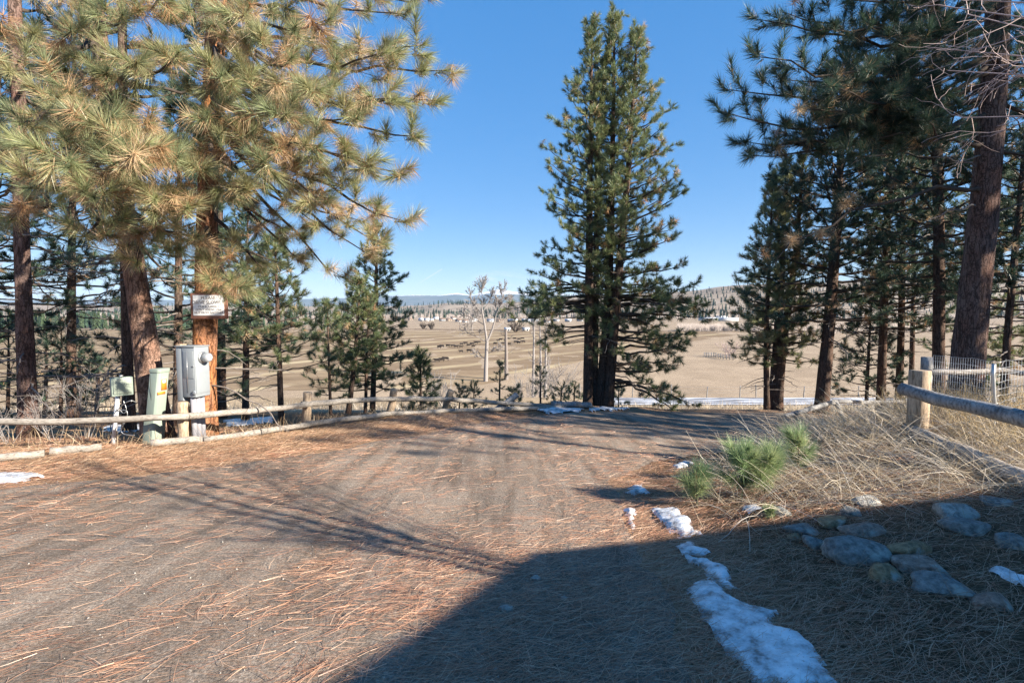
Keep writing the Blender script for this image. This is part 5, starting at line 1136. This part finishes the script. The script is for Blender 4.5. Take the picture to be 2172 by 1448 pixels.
# town houses
HW = [m_plain('house_white', (.50, .50, .49), .7, var=.05, nscale=.2), m_plain('house_grey', (.28, .30, .32), .7, var=.05, nscale=.2), m_plain('house_tan', (.34, .28, .22), .7, var=.05, nscale=.2)]
HR = [m_plain('roof_grey_metal', (.26, .29, .34), .5, .4, var=.08, nscale=.3), m_plain('roof_brown', (.20, .14, .11), .8, var=.1, nscale=.3), m_plain('roof_snowy', (.52, .55, .60), .7, var=.08, nscale=.3)]
glass_far = m_plain('far_window', (.05, .06, .08), .2, .5)
def house(label, u, v, w_, d_, h_, rz, i, j, group, z=-18.0):
    p = flat(u, v, z); p = np.array([p[0], p[1], z]); root = thing('house', label, 'house', p, group); cz, sz_ = math.cos(rz), math.sin(rz); A = np.array([[cz, sz_, 0], [-sz_, cz, 0], [0, 0, 1]])
    mb = MB(); mb.box(p + Z3 * h_ / 2, (w_, d_, h_), rz); mb.build('wall', HW[i], root)
    V = p + np.array([(-w_ / 2 - .5, -d_ / 2 - .5, h_), (w_ / 2 + .5, -d_ / 2 - .5, h_), (w_ / 2 + .5, d_ / 2 + .5, h_), (-w_ / 2 - .5, d_ / 2 + .5, h_), (-w_ / 2 - .5, 0, h_ + d_ * .3), (w_ / 2 + .5, 0, h_ + d_ * .3)]) @ A
    mb = MB(); mb.add(V, [[0, 1, 5, 4], [2, 3, 4, 5], [3, 2, 1, 0]], [[1, 2, 5], [3, 0, 4]]); mb.build('roof', HR[j], root)
    for s2 in (-.28, .28):
        mb = MB(); mb.box(p + np.array([s2 * w_, -d_ / 2 - .03, h_ * .55]) @ A, (1.6, .1, 1.3), axes=A); mb.build('window', glass_far, root)
tn = [(893, 680), (905, 681), (915, 682), (925, 679), (938, 681), (952, 680), (962, 679), (972, 683), (988, 683), (998, 684), (1006, 683), (1040, 684), (1060, 684), (1082, 684), (1090, 683), (1112, 684), (1120, 683), (1134, 684), (1160, 684), (1180, 683), (1205, 683), (870, 681), (850, 680), (1230, 683)]
ORD = 'first second third fourth fifth sixth seventh eighth ninth tenth eleventh twelfth thirteenth fourteenth fifteenth sixteenth seventeenth eighteenth nineteenth twentieth twenty-first twenty-second twenty-third twenty-fourth twenty-fifth twenty-sixth'.split()
tn.sort(); wd_ = {0: 'white', 1: 'grey', 2: 'tan'}; rf_ = {0: 'metal-roofed', 1: 'brown-roofed', 2: 'pale-roofed'}
for k, (u, v) in enumerate(tn):
    i, j = int(rng.integers(0, 3)), int(rng.integers(0, 3))
    house(f'{wd_[i]} {rf_[j]} house, {ORD[k]} from the left along the far town', u, v + U(-2, 1), U(7, 11), U(6, 8), U(2.6, 3.4), U(-.5, .5), i, j, 'small houses of the far town')
for (u, v, w_, lab) in [(1115, 702, 6, 'pale trailer beside the wide dark shrub at the field edge'), (1076, 702, 5, 'small pale shed left of the wide dark shrub'), (1505, 680, 40, 'long pale building far right behind the poplars'), (1545, 681, 34, 'long white shed right end behind the poplars'), (1530, 676, 26, 'pale block above the long shed behind the poplars')]:
    house(lab, u, v, w_, 5 if w_ < 20 else 8, 2 if w_ < 20 else 4, .05, 0, 2, 'pale sheds of the valley')
# cattle
CM = m_plain('black_cow_hide', (.025, .02, .018), .8, .2)
def cow_mesh():
    mb = MB(); P = np.array([(-1.05, 0, 1.0), (-.8, 0, 1.02), (-.2, 0, .95), (.5, 0, .98), (.85, 0, 1.08), (1.15, 0, 1.2), (1.3, 0, 1.25)]); V, q, t = tubes(P, np.array([.2, .36, .42, .38, .32, .2, .15]), 8); mb.add(V, q, t)
    mb.tube([(1.2, 0, 1.28), (1.4, 0, 1.2), (1.68, 0, 1.02)], [.15, .16, .09], 6)
    for x in (-.8, .7):
        for y in (-.2, .2): mb.tube([(x, y, .9), (x, y, .45), (x + .02, y, 0)], [.13, .07, .06], 5)
    mb.tube([(-1.1, 0, 1.2), (-1.25, 0, .9), (-1.25, 0, .5)], [.03, .025, .04], 4)
    for y in (-.17, .17): mb.tube([(1.28, y * .7, 1.3), (1.27, y * 1.7, 1.31)], [.05, .02], 4)
    return mb
herd = {}; cm = cow_mesh().build('cow', CM); first = True
cows = [(932, 739), (938, 737), (950, 736), (960, 736), (968, 738), (978, 738), (979, 732), (988, 730), (994, 735), (1004, 737), (1001, 732), (1010, 729), (1016, 728), (1050, 731), (1057, 724), (1066, 731), (1080, 732), (1094, 728), (1092, 720), (1100, 729), (1110, 727), (1062, 722), (1078, 720), (1101, 722), (1109, 720), (978, 748), (995, 747), (927, 768), (936, 767), (946, 765), (1072, 724)]
cows = sorted(cows[:25] + cows[30:]) + cows[25:30]
for k, (u, v) in enumerate(cows):
    o = cm if first else cm.copy()
    if not first: COL.objects.link(o)
    first = False; p = flat(u, v); o.location = (p[0], p[1], -17.94); o.rotation_euler = (0, 0, U(-.6, .6) + (pi if U() < .5 else 0)); s_ = U(.9, 1.15); o.scale = (s_,) * 3
    lying = f'black cow, {ORD[k]} from the left in the scattered herd' if k < 26 else [f'{w2} black cow of the pair just below the herd' for w2 in ('left', 'right')][k - 26] if k < 28 else [f'{w2} black cow of the trio low on the left of the field' for w2 in ('left', 'middle', 'right')][k - 28]
    tag(o, lying, 'cow', 'cattle on the hay field')
p = far_pt(975, 699); root = thing('utility_pole', 'thin utility pole beyond the hay field left of the cottonwood', 'pole', p)
mb = MB(); mb.tube([p, p + Z3 * 10], [.22, .16], 6); mb.build('pole', M['limb'], root); mb = MB(); mb.box(p + Z3 * 9.2, (2.2, .2, .2)); mb.build('crossarm', M['limb'], root)

# ------------------------------------------------------------------ the house whose roof shades the foreground
e_ = nrm([.97, .23, 0]); n_ = np.array([e_[1], -e_[0], 0]); Ccor = np.array([6.43, .39, 3.1]); kk = .39; half = 4.6; Lh = 12.5
root = thing('house', 'gabled house standing just outside the frame whose roof shadow covers the foreground', 'house', (Ccor[0], Ccor[1], 0))
def slab(a, b, c, d, th, nm, m):
    V = np.array([a, b, c, d]); V = np.r_[V, V - Z3 * th]; mb = MB(); mb.add(V, [[0, 1, 2, 3], [7, 6, 5, 4], [0, 4, 5, 1], [1, 5, 6, 2], [2, 6, 7, 3], [3, 7, 4, 0]]); return mb.build(nm, m, root)
rA = Ccor; rB = Ccor + e_ * Lh; rg_ = Z3 * kk * half; rC = Ccor + n_ * half + rg_; rD = rB + n_ * half + rg_
slab(rA, rB, rD, rC, .16, 'roof', HR[1]); slab(rC, rD, rB + n_ * 2 * half, rA + n_ * 2 * half, .16, 'roof', HR[1])
wc = Ccor + e_ * Lh / 2 + n_ * half; wallm = m_plain('house_siding', (.33, .24, .17), .8, var=.15, nscale=3)
A3 = np.array([e_, -n_, Z3]); mb = MB(); mb.box(np.array([wc[0], wc[1], 1.3]), (Lh - 1.0, 2 * half - 1.0, 3.3), axes=A3)
for s2 in (-1, 1):
    g0 = np.array([wc[0], wc[1], 2.95]) + e_ * s2 * (Lh / 2 - .5); a_ = g0 - n_ * (half - .5); b_ = g0 + n_ * (half - .5); t_ = g0 + Z3 * (kk * half - .05); th = e_ * -s2 * .15
    mb.add(np.array([a_, b_, t_, a_ + th, b_ + th, t_ + th]), [[0, 1, 2], [5, 4, 3]], [[0, 3, 4, 1], [1, 4, 5, 2], [2, 5, 3, 0]])
mb.build('wall', wallm, root)
for t_ in (.25, .55, .8):
    mb = MB(); mb.box(Ccor * np.array([1, 1, 0]) + e_ * Lh * t_ + n_ * .49 + Z3 * 1.6, (1.4, .08, 1.2), axes=A3); mb.build('window', glass_far, root)

# ------------------------------------------------------------------ thin cirrus and a contrail in the sky
geo = wn.nodes.new('ShaderNodeTexCoord'); sp = wn.nodes.new('ShaderNodeSeparateXYZ'); wn.links.new(geo.outputs['Generated'], sp.inputs[0])
def MA(op, a, b=None, c=None):
    n = wn.nodes.new('ShaderNodeMath'); n.operation = op
    for i, v in enumerate((a, b, c)):
        if v is None: continue
        if isinstance(v, (int, float)): n.inputs[i].default_value = v
        else: wn.links.new(v, n.inputs[i])
    return n.outputs[0]
yy = MA('MAXIMUM', sp.outputs[1], .05); su = MA('DIVIDE', sp.outputs[0], yy); sv = MA('DIVIDE', sp.outputs[2], yy)
def sky_uv(u, v): d = ray(u, v); return d[0] / d[1], d[2] / d[1]
(ax0, az0), (ax1, az1) = sky_uv(880, 606), sky_uv(937, 571)
dl = math.hypot(ax1 - ax0, az1 - az0); tx, tz = (ax1 - ax0) / dl, (az1 - az0) / dl
al = MA('ADD', MA('MULTIPLY', MA('SUBTRACT', su, ax0), tx), MA('MULTIPLY', MA('SUBTRACT', sv, az0), tz)); pe = MA('ABSOLUTE', MA('SUBTRACT', MA('MULTIPLY', MA('SUBTRACT', su, ax0), tz), MA('MULTIPLY', MA('SUBTRACT', sv, az0), tx)))
def mr(v, a, b, c=0, d=1):
    n = wn.nodes.new('ShaderNodeMapRange'); n.clamp = True
    for i, x in enumerate((a, b, c, d)): n.inputs[i + 1].default_value = x
    wn.links.new(v, n.inputs[0]); return n.outputs[0]
con = MA('MULTIPLY', mr(pe, .0004, .0019, .55, 0), MA('MULTIPLY', mr(al, 0, .03), mr(al, dl, dl + .002, 1, 0)))
cb = wn.nodes.new('ShaderNodeCombineXYZ'); wn.links.new(MA('MULTIPLY', su, 9), cb.inputs[0]); wn.links.new(MA('ADD', MA('MULTIPLY', sv, 60), MA('MULTIPLY', su, 9)), cb.inputs[1])
nz = wn.nodes.new('ShaderNodeTexNoise'); nz.inputs['Scale'].default_value = 1.6; nz.inputs['Detail'].default_value = 6; nz.inputs['Distortion'].default_value = .5; wn.links.new(cb.outputs[0], nz.inputs['Vector'])
cx_, cz_ = sky_uv(1058, 592); ex = MA('DIVIDE', MA('SUBTRACT', su, cx_), .062); ez = MA('DIVIDE', MA('SUBTRACT', sv, cz_), .017)
mask = mr(MA('ADD', MA('MULTIPLY', ex, ex), MA('MULTIPLY', ez, ez)), .05, 1.0, 1, 0)
cir = MA('MULTIPLY', mr(nz.outputs[0], .42, .72, 0, .75), mask)
low = MA('MULTIPLY', MA('MULTIPLY', mr(nz.outputs[0], .5, .8, 0, .14), mr(sv, .10, .02)), 1.0)
fac = MA('MINIMUM', MA('ADD', MA('ADD', con, cir), low), .85)
mxs = wn.nodes.new('ShaderNodeMix'); mxs.data_type = 'RGBA'; wn.links.new(fac, mxs.inputs[0]); wn.links.new(hs.outputs[0], mxs.inputs[6]); mxs.inputs[7].default_value = (2.1, 2.25, 2.4, 1)
wn.links.new(mxs.outputs[2], bg.inputs[0])

# ------------------------------------------------------------------ the air
hz = bpy.data.materials.new('valley_air'); hz.use_nodes = True; nt = hz.node_tree; nt.nodes.clear()
pv = nt.nodes.new('ShaderNodeVolumePrincipled'); pv.inputs['Color'].default_value = (.55, .74, 1.0, 1); pv.inputs['Density'].default_value = 4.2e-5; pv.inputs['Anisotropy'].default_value = 0.0
om = nt.nodes.new('ShaderNodeOutputMaterial'); nt.links.new(pv.outputs[0], om.inputs['Volume'])
mb = MB(); mb.box((0, 9450, 350), (38400, 19400, 760)); haze = mb.build('haze', hz); tag(haze, 'thin blue air over the valley', 'haze', kind='stuff')
